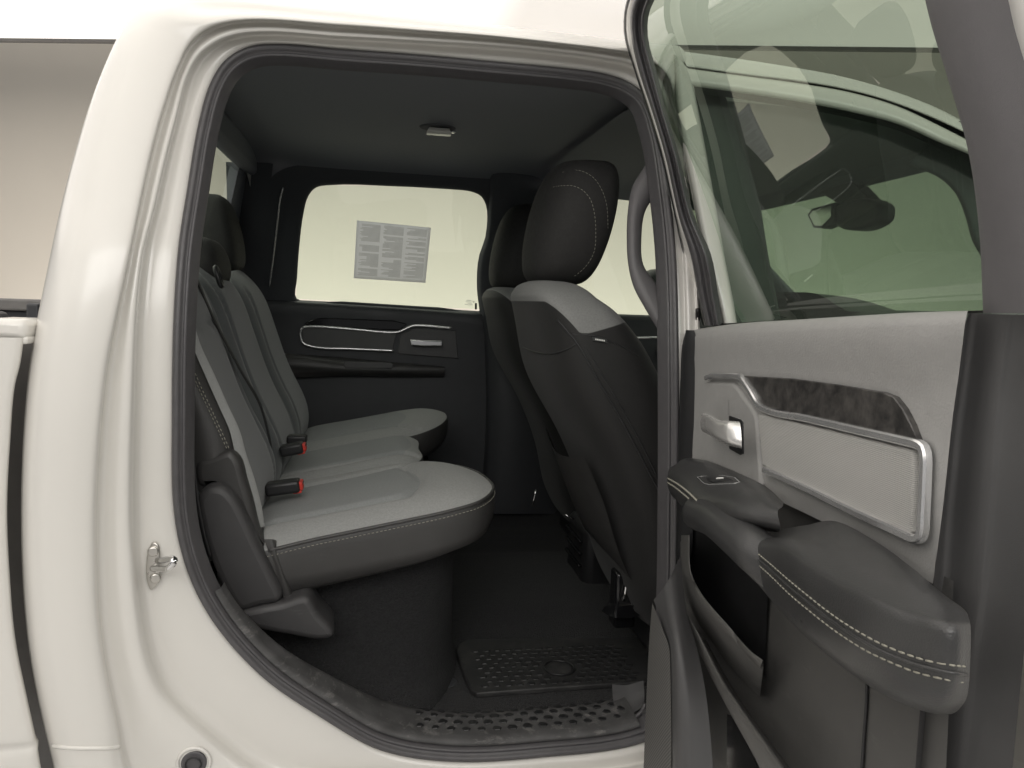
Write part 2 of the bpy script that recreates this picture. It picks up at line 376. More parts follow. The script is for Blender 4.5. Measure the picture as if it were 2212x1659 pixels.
def scuffs(m, scale, lo, hi, col, amount=.6):
    nt = m.node_tree; bs = nt.nodes['Principled BSDF']; geo = nt.nodes.new('ShaderNodeNewGeometry')
    mp = nt.nodes.new('ShaderNodeMapping'); mp.inputs['Rotation'].default_value = (.4, .7, .5); mp.inputs['Scale'].default_value = (1, 1, 3.5)
    nz = nt.nodes.new('ShaderNodeTexNoise'); nz.inputs['Scale'].default_value = scale; nz.inputs['Detail'].default_value = 8; nz.inputs['Roughness'].default_value = .72
    nt.links.new(geo.outputs['Position'], mp.inputs[0]); nt.links.new(mp.outputs[0], nz.inputs['Vector'])
    mr = nt.nodes.new('ShaderNodeMapRange'); mr.inputs[1].default_value = lo; mr.inputs[2].default_value = hi; mr.inputs[4].default_value = amount; nt.links.new(nz.outputs['Fac'], mr.inputs[0])
    mx = nt.nodes.new('ShaderNodeMix'); mx.data_type = 'RGBA'; mx.inputs[7].default_value = (*col, 1); nt.links.new(mr.outputs[0], mx.inputs[0])
    l = bs.inputs['Base Color'].links
    if l: nt.links.new(l[0].from_socket, mx.inputs[6])
    else: mx.inputs[6].default_value = bs.inputs['Base Color'].default_value
    nt.links.new(mx.outputs[2], bs.inputs['Base Color'])
scuffs(M['grime'], 26, .55, .72, (.24, .23, .22), .75)
scuffs(M['lcard'], 14, .60, .75, (.20, .195, .185), .5)
scuffs(M['mat'], 16, .50, .75, (.10, .098, .094), .6)
scuffs(M['carpet'], 40, .60, .75, (.09, .088, .085), .35)
scuffs(M['cover'], 18, .62, .76, (.13, .13, .125), .4)
scuffs(M['leather'], 12, .62, .8, (.09, .088, .084), .35)

# ------------------------------------------------------------------ the booth: wall, luminous ceiling, floor
M['wall'] = mat('booth wall', (.63, .585, .515), .9, noise=(2, .02))
M['floor'] = mat('booth floor', (.54, .535, .525), .6, noise=(4, .1))
def ceiling_mat():
    m = bpy.data.materials.new('luminous stretch ceiling'); m.use_nodes = True; nt = m.node_tree; b = nt.nodes['Principled BSDF']
    b.inputs['Base Color'].default_value = (.5, .47, .43, 1); b.inputs['Roughness'].default_value = .8
    geo = nt.nodes.new('ShaderNodeNewGeometry')
    n_ = nt.nodes.new('ShaderNodeTexNoise'); n_.inputs['Scale'].default_value = .55; n_.inputs['Detail'].default_value = 1.5
    nt.links.new(geo.outputs['Position'], n_.inputs['Vector'])
    mr = nt.nodes.new('ShaderNodeMapRange'); mr.inputs[1].default_value = .38; mr.inputs[2].default_value = .62; mr.inputs[3].default_value = .85; mr.inputs[4].default_value = 1.25
    nt.links.new(n_.outputs['Fac'], mr.inputs[0])
    sx = nt.nodes.new('ShaderNodeSeparateXYZ'); nt.links.new(geo.outputs['Position'], sx.inputs[0])
    m2 = nt.nodes.new('ShaderNodeMapRange'); m2.interpolation_type = 'SMOOTHSTEP'; m2.inputs[1].default_value = .35; m2.inputs[2].default_value = .8; m2.inputs[3].default_value = 1.2; m2.inputs[4].default_value = .55
    nt.links.new(sx.outputs[0], m2.inputs[0]); ml = nt.nodes.new('ShaderNodeMath'); ml.operation = 'MULTIPLY'; nt.links.new(mr.outputs[0], ml.inputs[0]); nt.links.new(m2.outputs[0], ml.inputs[1])
    b.inputs['Emission Color'].default_value = (1, .96, .915, 1); nt.links.new(ml.outputs[0], b.inputs['Emission Strength'])
    return m
M['ceiling'] = ceiling_mat()
CZ = 3.1
ea, eb = onZ(0, 82, CZ), onZ(2040, 103, CZ); ed = (eb - ea).normalized(); en = Vector((-ed.y, ed.x, 0))   # ceiling edge, wall normal (away)
e0, e1 = ea - ed * 3.0, eb + ed * 3.0
def sheet(name, a, b, c, d, m, nx=24, ny=24, amp=0.0):
    V = []
    for i in range(ny + 1):
        for j in range(nx + 1):
            p = a.lerp(b, j / nx).lerp(d.lerp(c, j / nx), i / ny)
            V.append(p)
    o = link(name, V, grid_faces(ny + 1, nx + 1), m); o['kind'] = 'structure'; return o
sheet('ceiling', e0, e1, e1 - en * 9, e0 - en * 9, M['ceiling'])
tq_ = Vector((0, 0, -.02)); ct = link('ceiling_trim', [e0 + tq_, e1 + tq_, e1 + tq_ + en * .03, e0 + tq_ + en * .03, e0 - tq_ * .9, e1 - tq_ * .9, e1 - tq_ * .9 + en * .03, e0 - tq_ * .9 + en * .03], [(0, 1, 2, 3), (4, 5, 6, 7), (0, 1, 5, 4), (3, 2, 6, 7), (0, 3, 7, 4), (1, 2, 6, 5)], mat('grey edge trim', (.12, .115, .11), .6), smooth=False); ct['kind'] = 'structure'
w0, w1 = e0 + en * 1.0, e1 + en * 1.0
sheet('wall', Vector((w0.x, w0.y, 3.8)), Vector((w1.x, w1.y, 3.8)), Vector((w1.x, w1.y, 0)), Vector((w0.x, w0.y, 0)), M['wall'])
fl = sheet('floor', Vector((-6, -6, 0)), Vector((7, -6, 0)), Vector((7, 6, 0)), Vector((-6, 6, 0)), M['floor'])

# ------------------------------------------------------------------ the truck shell
truck = empty('pickup_truck', (0, .8, 0), 'white crew cab pickup truck with its rear door swung wide open', 'truck')
S = [(1389,1596),(1170,1629),(967,1638),(820,1613),(700,1547),(560,1449),(443,1306),(388,1156),(376,886),(388,553),(410,400),(433,267),(458,182),(485,138),(517,114),(552,102),(600,99),
     (737,110),(904,122),(1070,137),(1237,153),(1304,163),(1354,180),(1392,210),(1420,283),(1440,400),(1456,553),(1462,800),(1461,1103),(1456,1350),(1444,1520),(1420,1578)]
L3 = [(1400,1650),(1170,1680),(967,1690),(790,1690),(590,1678),(433,1569),(345,1475),(300,1290),(293,836),(311,553),(337,450),(360,350),(383,260),(410,160),(437,117),(483,87),(533,74),
      (737,82),(904,91),(1070,101),(1237,117),(1310,128),(1370,142),(1415,180),(1442,270),(1462,390),(1478,553),(1484,800),(1484,1103),(1480,1350),(1468,1560),(1438,1630)]
L2 = [(1420,1780),(1170,1800),(967,1800),(750,1800),(480,1790),(290,1720),(240,1540),(205,1300),(222,836),(278,553),(299,450),(323,340),(350,240),(385,140),(410,92),(450,60),(510,44),
      (737,54),(904,66),(1070,79),(1237,97),(1310,106),(1385,120),(1440,160),(1462,260),(1480,380),(1500,553),(1510,800),(1510,1103),(1508,1350),(1500,1600),(1470,1720)]
L0 = [(1420,1900),(1170,1950),(967,1950),(700,1950),(350,1900),(160,1790),(112,1640),(55,1340),(58,836),(108,553),(140,410),(172,295),(205,195),(250,88),(277,43),(305,15),(380,-12),
      (700,14),(880,36),(1070,58),(1237,77),(1320,87),(1400,97),(1480,115),(1466,260),(1484,380),(1504,553),(1514,800),(1514,1103),(1512,1350),(1505,1610),(1475,1740)]
NS = len(S)
def mixpx(A, B, t): return [(a[0] + (b[0] - a[0]) * t, a[1] + (b[1] - a[1]) * t) for a, b in zip(A, B)]
def ring(A, y0):
    out = []
    for i, a in enumerate(A):
        y = y0(i) if callable(y0) else y0
        if i >= 24 and y < 0: y *= .22
        out.append(near(a[0], a[1], y))
    return out
LEFT = set(range(5, 16)); TOP = set(range(15, 23)); RIGHT = set(range(24, 32))
def yL1(i): return -.098 if i in LEFT or i < 5 else (-.05 if i in TOP else -.07)
def yL0(i): return (-.045 if i < 14 else (-.02 if i == 14 else 0.0)) if i in LEFT or i < 5 else (.06 if i in TOP else -.05)
r_L0 = ring(L0, yL0)
BKO = {11: .13, 12: .17, 13: .21, 14: .25, 15: .28}
r_back = [p + (Vector((.0, BKO.get(i, .10), 0)) if i < 16 else Vector((0, .30, .02))) for i, p in enumerate(r_L0)]
for i in RIGHT: r_back[i] = r_L0[i] + Vector((0, .02, 0))
rows = [r_back, r_L0, ring(mixpx(L2, L0, .75), lambda i: (yL1(i) * .9 + yL0(i) * .1)), ring(mixpx(L2, L0, .42), yL1), ring(mixpx(L2, L0, .12), lambda i: -.092 if i in LEFT or i < 5 else -.088),
        ring(mixpx(L2, L3, -.02), -.086), ring(mixpx(L2, L3, .05), -.080), ring(mixpx(L2, L3, .13), -.058), ring(mixpx(L2, L3, .24), -.054), ring(mixpx(L2, L3, .40), -.056), ring(mixpx(L2, L3, .62), -.061), ring(mixpx(L2, L3, .84), -.058),
        ring(mixpx(L2, L3, .95), -.050), ring(mixpx(L3, S, .05), -.026), ring(mixpx(L3, S, .16), -.016), ring(mixpx(L3, S, .35), -.015), ring(mixpx(L3, S, .6), -.014), ring(mixpx(L3, S, .9), -.006), ring(S, 0.0),
        [p + Vector((0, .05, 0)) for p in ring(S, 0.0)]]
ZC = near(215, 1616, -.09).z
def body_post(v):
    if v.x < -.24 and v.y < -.03 + T(v.z):
        g = exp(-((v.z - ZC) / .007) ** 2) * .006
        v = v + Vector((0, g, 0))
    return v
def dense_rows(rows, per, closed):   # widen the station count by spline, then across
    return rows
body = loft('cab_side', rows, M['paint'], truck, stations=24, per=3, closed=True)
WORLD[body.name] = Vector(body.location) + WORLD['pickup_truck']
body['label'] = 'white painted rear door frame and corner pillar of the cab'
tube('body_crease', hits(body, [(96,1606),(115,1611),(140,1614),(170,1616),(200,1616),(230,1616),(248,1615),(258,1612)], -.0006), .0035, M['paint'], body, n=40, k=8)
# roof skin and far side
top_i = list(range(13, 24))
rrow = [[r_back[i] for i in top_i], [Vector((r_back[i].x, .8, r_back[i].z + .035)) for i in top_i], [Vector((r_back[i].x, 1.35, r_back[i].z)) for i in top_i], [Vector((r_back[i].x, 1.47, r_back[i].z - .06)) for i in top_i]]
loft('roof', rrow, M['paint'], truck, n=24, per=5)
# front half of the roof, seen through the door glass: rail above the front door
ft = [(1474,112),(1575,125),(1690,143),(1808,165),(1908,193),(2008,230),(2075,263),(2130,292),(2220,350)]
fb = [(1484,143),(1608,160),(1708,172),(1808,188),(1908,213),(2008,250),(2080,283),(2135,312),(2225,372)]
loft('roof_rail', [[p + Vector((0, .5, .05)) for p in [near(*q, .06) for q in ft]], [near(*q, .05) for q in ft], [near(a[0], (a[1]*.6+b[1]*.4), -.05) for a, b in zip(ft, fb)], [near(*q, -.075) for q in fb], [near(*q, .0) for q in fb]], M['paint'], truck, n=30, per=3)
# black strip painted in for the shaded gap between rail and front door
loft('gap_shadow_strip', [[near(q[0], q[1] - 3, -.03) for q in fb], [near(q[0], q[1] + 12, -.035) for q in fb]], M['black'], truck, n=30, per=2)

# ------------------------------------------------------------------ closed front passenger door (behind the open door's glass)
fdoor_top = [(1484,147),(1608,164),(1740,182),(1840,200),(1940,230),(2040,277),(2085,300),(2150,335),(2225,385)]
fdoor_bot = [(1491,181),(1575,192),(1740,217),(1840,237),(1940,263),(2040,307),(2090,327),(2150,360),(2225,412)]
fd = loft('front_door', [[near(*q, -.05) for q in fdoor_top], [near(q[0], q[1] + 4, -.078) for q in fdoor_top], [near(*q, -.075) for q in fdoor_bot], [near(q[0], q[1] + 2, -.03) for q in fdoor_bot]], M['paint'], truck, n=30, per=3)
fd['label'] = 'closed white front passenger door seen through glass'
loft('window_surround', [[near(q[0], q[1] + 1, -.035) for q in fdoor_bot], [near(q[0], q[1] + 19, -.03) for q in fdoor_bot]], M['black'], fd, n=30, per=2)
pl = [(1466,300),(1474,150),(1486,150)]
loft('door_post', [[near(1452,120,-.05), near(1462,250,-.05), near(1490,400,-.05), near(1522,553,-.05), near(1560,700,-.05), near(1580,900,-.05)],
                   [near(1460,120,-.078), near(1470,250,-.078), near(1498,400,-.078), near(1530,553,-.078), near(1567,700,-.078), near(1586,900,-.078)],
                   [near(1488,150,-.078), near(1506,250,-.078), near(1533,400,-.078), near(1560,553,-.078), near(1587,700,-.078), near(1605,900,-.078)],
                   [near(1492,150,-.03), near(1510,250,-.03), near(1537,400,-.03), near(1564,553,-.03), near(1591,700,-.03), near(1609,900,-.03)]], M['paint'], fd, n=30, per=3)
loft('inner_garnish', [[near(1492,170,-.01), near(1510,250,-.01), near(1537,400,-.01), near(1564,553,-.01), near(1591,700,-.01)],
                       [near(1560,200,-.005), near(1590,290,-.005), near(1632,420,-.005), near(1655,553,-.005), near(1682,690,-.005)],
                       [near(1562,200,.05), near(1592,290,.05), near(1634,420,.05), near(1657,553,.05), near(1684,690,.05)]], M['char'], fd, n=24, per=2)
fg = [(1492,182),(1608,197),(1740,217),(1840,237),(1940,263),(2040,307),(2150,360),(2225,412)]
fgl = [near(*q, -.045) for q in fg]; fgb = [near(1592, 712, -.045) .lerp(near(2225, 745, -.045), i / 7) for i in range(8)]
loft('window_pane', [fgl, fgb], M['glass'], fd, n=16, per=6)
loft('door_skin', [[near(1510 + i * 104, 722 - 3 * i, -.02) for i in range(8)], [near(1510 + i * 104, 740 - 3 * i, -.03) for i in range(8)], [near(1510 + i * 104, 1150 + i * 20, -.04) for i in range(8)], [near(1510 + i * 104, 1750 + 20 * i, -.03) for i in range(8)]], M['paint'], fd, n=16, per=5)
loft('belt_moulding', [[near(1560 + i * 95, 705 - 2 * i, -.06) for i in range(8)], [near(1560 + i * 95, 728 - 2 * i, -.09) for i in range(8)]], M['black'], fd, n=16, per=2)

# ------------------------------------------------------------------ weatherstrip round the door opening
def inward(curve):
    n = len(curve); c = sum(curve, Vector()) / n; out = []
    for i in range(n):
        t = (curve[(i + 1) % n] - curve[i - 1]); t.y = 0; t.normalize(); q = Vector((t.z, 0, -t.x))
        if i == 0: sg = 1 if q.dot(c - curve[i]) > 0 else -1
        out.append(q * sg)
    return out
SD = stspline(ring(S, 0.0), 10, True); IN = inward(SD)
def seal_ring(d, y): return [SD[i] + IN[i] * d + Vector((0, y, 0)) for i in range(len(SD))]
prof = [(-.002, .012), (-.0025, -.004), (.001, -.012), (.006, -.014), (.0105, -.010), (.012, -.001), (.013, -.002), (.0155, -.004), (.018, .000), (.0195, .010), (.022, .014), (.025, .03)]
V = []; 
for d, y in prof: V += seal_ring(d, y)
link('door_weatherstrip', V, grid_faces(len(prof), len(SD), True), M['seal'], truck)['label'] = 'black rubber seal around the door opening'

# ------------------------------------------------------------------ headliner and inner shell
HZ = 1.965
def hz(x, y):
    e = abs(y - .8) / .66
    return HZ + .015 - .03 * min(1, e) ** 4
hl = []
inner_top = seal_ring(.023, .028)
ss = 10
tops = [inner_top[i] for i in range(12 * ss, 24 * ss, 4)]
rows_h = [tops]
for y in (.26, .5, .8, 1.1, 1.34): rows_h.append([Vector((p.x, y, hz(p.x, y) - (.02 if p.x > .45 else 0))) for p in tops])
def xr(t): return -.36 + t * .86
rows_h = [[Vector((p.x, p.y, p.z)) for p in spline(r, 40)] for r in rows_h]
fw_top = [far(*q, .02) for q in [(560,330),(640,372),(700,378),(850,382),(1000,390),(1060,400),(1150,410)]]
hd = loft('headliner', rows_h[:1] + [[Vector((-.42 + 1.0 * i / 39, y, hz(0, y))) if i not in (0, 39) else Vector((-.42 + 1.0 * i / 39, y, hz(0, y))) for i in range(40)] for y in (.3, .55, .8, 1.05, 1.3)] + [[Vector((-.42 + 1.0 * i / 39, 1.44, 1.935)) for i in range(40)], [Vector((-.42 + 1.0 * i / 39, 1.475, 1.90)) for i in range(40)]], M['liner'], truck, n=40, per=3)
loft('front_headliner', [[Vector((x, .12, 1.90)) for x in (.56, .8, 1.0, 1.2)], [Vector((x, .3, 1.945 - max(0, x - .9) * .18)) for x in (.56, .8, 1.0, 1.3)], [Vector((x, .8, 1.965 - max(0, x - .9) * .2)) for x in (.56, .8, 1.0, 1.32)],
                         [Vector((x, 1.3, 1.945 - max(0, x - .9) * .18)) for x in (.56, .8, 1.0, 1.3)], [Vector((x, 1.46, 1.9 - max(0, x - .9) * .1)) for x in (.56, .8, 1.0, 1.25)]], M['liner'], truck, n=20, per=4)
# dome lamp
dc = onZ(945, 277, hz(0, .85) - .002)
dom = slab('dome_lamp', [dc + Vector((cos(a) * .052, sin(a) * .048, -.001)) for a in [2 * pi * i / 28 for i in range(28)]], (0, 0, -1), .012, M['liner2'], truck, bevel=.008)
WORLD[dom.name] = Vector(dom.location) + WORLD['pickup_truck']
loft('lens', [[dc + Vector((x, -.034, -.006)) for x in (-.024, 0, .030)], [dc + Vector((x, -.036, -.016)) for x in (-.030, 0, .034)], [dc + Vector((x, -.012, -.021)) for x in (-.030, 0, .036)], [dc + Vector((x, .022, -.014)) for x in (-.024, 0, .034)], [dc + Vector((x, .034, -.004)) for x in (-.02, 0, .030)]], M['lens'], dom, n=12, per=4)
disc('map_lamp', dc + Vector((.044, .010, -.008)), (0, 0, -1), .007, .008, M['chrome'], dom)
slab('leak_blocker', [Vector((-.30, .20, 1.99)), Vector((.64, .20, 1.985)), Vector((.64, 1.40, 1.985)), Vector((-.30, 1.40, 1.99))], (0, 0, -1), .01, M['liner'], truck, bevel=.002)  # added sheet that blocks the light leak between the two headliners
# rear inner wall with the back window
bw = Vector((-.46, 0, 0))
rbox('back_wall', (-.535, .8, 1.20), (.04, 1.36, .62), M['char'], truck, bev=.01)
rbox('back_header', (-.43, .92, 1.945), (.05, 1.10, .09), M['liner'], truck, bev=.02)
for y0_, y1_ in ((.06, .22), (1.29, 1.54)):
    loft('back_post', [[Vector((-.53, y0_, 1.48)), Vector((-.43, y0_ + .10 * (y0_ < 1), 1.95))], [Vector((-.53, y1_, 1.48)), Vector((-.43, y1_ - .06 * (y0_ > 1), 1.95))]], M['liner'], truck, n=4, per=3)
loft('back_window', [[Vector((-.545, .2, 1.5)), Vector((-.45, .2, 1.92))], [Vector((-.545, 1.4, 1.5)), Vector((-.45, 1.4, 1.92))]], M['glass_f'], truck, n=4, per=4, smooth=False)
# near corner pillar trim inside
loft('corner_trim', [[p for p in seal_ring(.022, .03)[i0:i1:6]] for i0, i1 in [(60, 136)]] + [[p + Vector((-.12, .12, 0)) for p in seal_ring(.022, .03)[60:136:6]]], M['char'], truck, n=30, per=3)

# far wall: rear left door with window
fw = [(640,645),(641,600),(646,530),(655,460),(666,422),(682,405),(705,400),(850,402),(980,409),(1020,414),(1040,424),(1051,445),(1053,490),(1050,560),(1046,668),(950,664),(850,658),(740,651)]
fo = [(560,648),(560,600),(562,520),(570,440),(585,385),(620,362),(690,355),(850,357),(1000,362),(1080,368),(1120,385),(1140,430),(1145,500),(1145,560),(1140,690),(1000,685),(850,675),(700,662)]
farwall = loft('left_rear_door', [[far(*q, -.03) for q in fw], [far(*q, .0) for q in fw], [far(a[0] + (b[0]-a[0]) * .12, a[1] + (b[1]-a[1]) * .12, .012) for a, b in zip(fw, fo)], [far(a[0] + (b[0]-a[0]) * .5, a[1] + (b[1]-a[1]) * .5, .012) for a, b in zip(fw, fo)], [far(*q, .02) for q in fo]], M['liner2'], truck, stations=4, per=2, closed=True)
farwall['label'] = 'closed left rear door across the cab, trim darkened to read as shaded'
WORLD[farwall.name] = Vector(farwall.location) + WORLD['pickup_truck']
pane = [far(*q, -.025) for q in fw]
slab('window_pane', pane, (0, -1, 0), .004, M['glass_f'], farwall, bevel=.0005) if False else link('window_pane', pane, [tuple(range(len(pane)))], M['glass_f'], farwall, smooth=False)
# trim panel below the glass; near door's grey darkened to stand for shade
def fr(a): return [far(*q, w) for *q, w in a]
loft('door_card', [fr([(540,645,.0),(640,648,.0),(850,660,.0),(1035,672,.0),(1150,680,.0)]), fr([(540,650,.03),(640,655,.03),(850,668,.03),(1035,681,.03),(1150,690,.03)]),
                   fr([(545,690,.035),(640,692,.035),(850,703,.035),(1030,716,.035),(1150,720,.035)]), fr([(550,770,.03),(640,775,.03),(850,782,.03),(1010,790,.03),(1150,795,.03)]),
                   fr([(560,900,.03),(640,905,.03),(850,915,.03),(1000,925,.03),(1150,930,.03)]), fr([(560,1080,.03),(640,1090,.03),(850,1100,.03),(1000,1110,.03),(1150,1120,.03)])], M['char'], farwall, n=30, per=3)
# dark inlay ridge, silver frame, handle; far cloth and bezel darkened as shade
slab('inlay', fr([(655,700,.04),(672,690,.04),(700,686,.04),(850,692,.04),(880,700,.04),(862,714,.04),(760,709,.04),(668,703,.04)]), (0, -1, 0), .02, M['gloss'], farwall, bevel=.004)
slab('cloth_insert', fr([(652,712,.04),(660,706,.04),(760,712,.04),(856,718,.04),(848,757,.04),(760,754,.04),(668,748,.04),(654,740,.04)]), (0, -1, 0), .02, M['dgrey'], farwall, bevel=.003)
tube('silver_frame', fr([(850,757.5,.045),(760,753.5,.045),(672,748,.045),(655,741,.045),(650,730,.045),(650,714,.045),(656,706.5,.045),(668,705.5,.045),(760,711,.045),(848,718,.045),(860,717,.045),(893,703.5,.045),(905,703,.045),(975,709,.045)]), .0052, M['silver'], farwall, n=120, k=6)
slab('handle_bezel', fr([(864,722,.037),(898,708,.037),(985,714,.037),(990,770,.037),(990,775,.037),(860,765,.037)]), (0, -1, 0), .02, M['dgrey'], farwall, bevel=.004)
slab('door_handle', fr([(886,733,.062),(918,735,.066),(954,736,.062),(956,741,.062),(954,748,.062),(915,748,.066),(888,746,.062)]), (0, -1, 0), .016, M['silver'], farwall, bevel=.004)
loft('armrest', [fr([(560,758,.035),(640,765,.04),(740,772,.04),(860,783,.04),(960,792,.035)]), fr([(560,770,.09),(640,771,.09),(740,783,.085),(860,790,.075),(960,795,.06)]), fr([(560,790,.10),(640,795,.10),(740,799,.095),(860,802,.08),(960,805,.06)]), fr([(560,812,.06),(640,815,.06),(740,812,.06),(860,814,.05),(960,815,.04)])], M['leather'], farwall, n=40, per=4)
slab('pull_handle', fr([(745,781,.096),(845,783,.09),(850,788,.09),(846,796,.09),(748,796,.096),(742,790,.096)]), (0, -1, 0), .02, M['dgrey'], farwall, bevel=.003)
tube('lock_pin', [far(1028, 668, .0), far(1028, 655, .0)], .004, M['black'], farwall, n=4)
tube('seal_highlight', fr([(612,404,.04),(606,425,.04),(600,470,.04),(592,540,.04),(582,618,.04)]), .0034, M['silver'], farwall, n=30, k=6)  # silver line painted in for the highlight on the far door seal
# far corner pillar, far centre pillar, far front door with its window opening
loft('left_corner_trim', [fr([(488,350,.0),(492,500,.0),(496,700,.0),(500,950,0)]), fr([(530,350,.03),(530,500,.03),(530,700,.03),(540,950,.03)]), fr([(590,352,.02),(575,500,.02),(570,700,.02),(575,950,.02)])], M['liner2'], truck, n=16, per=4)
loft('left_centre_pillar', [fr([(1056,370,.0),(1054,450,.0),(1048,513,.0),(1034,556,.0),(1030,620,.0),(1038,690,.0),(1045,900,.0),(1030,1110,.0)]), fr([(1066,370,.04),(1064,450,.04),(1058,513,.04),(1046,556,.05),(1042,620,.05),(1050,690,.06),(1060,900,.07),(1050,1110,.07)]),
                            fr([(1150,370,.04),(1180,450,.05),(1200,560,.06),(1210,680,.07),(1200,900,.07),(1180,1110,.07)]), fr([(1180,370,.0),(1210,450,.0),(1235,560,.0),(1245,680,.0),(1240,900,.0),(1230,1110,.0)])], M['char'], truck, n=40, per=4, mats=[M['char'], M['liner2']], fmat=lambda c: 1 if c.z > 1.47 else 0)
FB = 1.475
lf = rbox('left_front_door', (1.22, WID + .0, 1.15), (1.25, .06, .66), M['char'], truck, bev=.02)
lf['label'] = 'dark inside of the left front door beyond the seats'
WORLD[lf.name] = Vector(lf.location) + WORLD['pickup_truck']
tube('silver_line', [Vector((x, WID - .036, 1.39 + max(0, x - .95) * .05)) for x in (.75, .95, 1.15, 1.4)], .005, M['silver'], lf, n=20, k=6)
rbox('door_pull', (1.15, WID - .05, 1.34), (.16, .05, .03), M['silver'], lf, bev=.01)
fwv = [Vector((.56, WID - T(1.9), 1.9)), Vector((1.22, WID - T(1.9), 1.9)), Vector((1.72, WID, 1.47)), Vector((.56, WID, 1.47))]
link('window_pane', fwv, [(0, 1, 2, 3)], M['glass_f'], lf, smooth=False)
# windshield, posts, dash
tube('windshield_post', [Vector((1.2, 1.43, 1.905)), Vector((1.45, 1.5, 1.68)), Vector((1.78, 1.56, 1.43))], .032, M['liner'], truck, n=20, k=8)
loft('windshield_post', [[near(*q, .07) for q in [(1960,356),(2030,385),(2064,418),(2086,470),(2100,520),(2122,560),(2160,640)]], [near(*q, .03) for q in [(1966,350),(2038,380),(2074,414),(2096,466),(2110,516),(2132,556),(2170,636)]], [near(*q, .02) for q in [(2010,310),(2090,340),(2160,380),(2190,440),(2210,500),(2230,560),(2260,640)]]], M['liner2'], truck, n=24, per=4)
tube('windshield_header', [Vector((1.24, .2, 1.87)), Vector((1.30, .8, 1.885)), Vector((1.24, 1.4, 1.87))], .03, M['liner'], truck, n=20, k=8)
loft('windshield', [[Vector((1.24, .17, 1.88)), Vector((1.30, .8, 1.90)), Vector((1.24, 1.42, 1.88))], [Vector((1.78, .06, 1.42)), Vector((1.92, .8, 1.42)), Vector((1.78, 1.54, 1.42))]], M['glass'], truck, n=14, per=6)
loft('dashboard', [[Vector((1.85, y, 1.485)) for y in (.03, .4, .8, 1.2, 1.57)], [Vector((1.45, y, 1.515)) for y in (.03, .4, .8, 1.2, 1.57)], [Vector((1.27, y, 1.51)) for y in (.03, .4, .8, 1.2, 1.57)], [Vector((1.22, y, 1.46)) for y in (.03, .4, .8, 1.2, 1.57)], [Vector((1.25, y, 1.15)) for y in (.03, .4, .8, 1.2, 1.57)], [Vector((1.35, y, .8)) for y in (.03, .4, .8, 1.2, 1.57)]], M['char'], truck, n=30, per=3)
loft('instrument_hood', [[Vector((1.25, y, 1.515 + .055 * max(0, 1 - ((y - .95) / .32) ** 4))) for y in (.6, .66, .75, .9, 1.05, 1.2, 1.26)], [Vector((1.40, y, 1.515 + .04 * max(0, 1 - ((y - .95) / .32) ** 4))) for y in (.6, .66, .75, .9, 1.05, 1.2, 1.26)], [Vector((1.55, y, 1.50)) for y in (.6, .66, .75, .9, 1.05, 1.2, 1.26)]], M['leather'], truck, n=30, per=4)
# rear-view mirror
mh = [onX(q[0], q[1], 1.2) for q in [(1745,462),(1765,448),(1800,440),(1800,462),(1797,480),(1775,492),(1752,490)]]
mir = slab('rear_view_mirror', [onX(q[0], q[1], 1.2) for q in [(1798,452),(1815,437),(1845,429),(1878,430),(1900,446),(1898,470),(1872,490),(1832,497),(1806,488),(1797,470)]], (-1, -.2, 0), .05, M['black'], truck, bevel=.01, n=44)
WORLD[mir.name] = Vector(mir.location) + WORLD['pickup_truck']
slab('mirror_frame', [onX(q[0], q[1], 1.195) for q in [(1743,464),(1753,450),(1802,437),(1804,482),(1778,494),(1756,492)]], (-1, -.2, 0), .03, M['black'], mir, bevel=.004)
slab('mirror_glass', [onX(q[0], q[1], 1.192) for q in [(1748,465),(1757,454),(1795,444),(1795,468),(1775,488),(1759,487)]], (-1, -.2, 0), .003, M['chrome'], mir, bevel=.0006)
slab('mirror_mount', [onX(q[0], q[1], 1.23) for q in [(1768,413),(1838,391),(1852,402),(1892,444),(1850,452),(1812,442)]], (-1, -.2, 0), .04, M['black'], mir, bevel=.004)
# exterior mirror on the far side seen past the grab handle
em = slab('left_mirror', [onY(q[0], q[1], 1.85) for q in [(1400,600),(1405,588),(1425,580),(1450,578),(1475,585),(1480,630),(1440,640),(1405,625)]], (0, -1, 0), .12, M['black'], truck, bevel=.02)

# ------------------------------------------------------------------ near centre pillar trim with the grab handle
loft('centre_pillar_trim', [[near(1418,300,.035), near(1432,400,.035), near(1440,553,.035), near(1441,800,.035), near(1438,1103,.035), near(1430,1350,.035)],
                            [near(1424,300,.10), near(1430,400,.11), near(1437,553,.12), near(1437,800,.12), near(1434,1103,.12), near(1426,1350,.12)],
                            [near(1480,300,.12), near(1490,400,.13), near(1500,553,.14), near(1500,800,.14), near(1495,1103,.14), near(1480,1350,.14)]], M['dgrey'], truck, n=24, per=3)
gh = [(1420,335),(1398,368),(1378,402),(1368,450),(1365,510),(1368,570),(1380,620),(1402,662),(1432,712)]
def ghr(i, s, y): 
    q = gh[i]; return near(q[0] + s, q[1], y)
gw = [26, 46, 50, 26, 20, 22, 46, 48, 30]
grab = loft('grab_handle', [[near(q[0] - 9, q[1], .062) for q in gh], [near(q[0] - 11, q[1], .05) for q in gh], [near(q[0] + w * .1, q[1] + 2, .035) for q, w in zip(gh, gw)], [near(q[0] + w * .9, q[1] + 4, .045) for q, w in zip(gh, gw)], [near(q[0] + w, q[1] + 4, .06) for q, w in zip(gh, gw)], [near(q[0] + w * .5, q[1] + 4, .075) for q, w in zip(gh, gw)], [near(q[0] - 7, q[1], .062) for q in gh]], M['post'], truck, n=50, per=3)
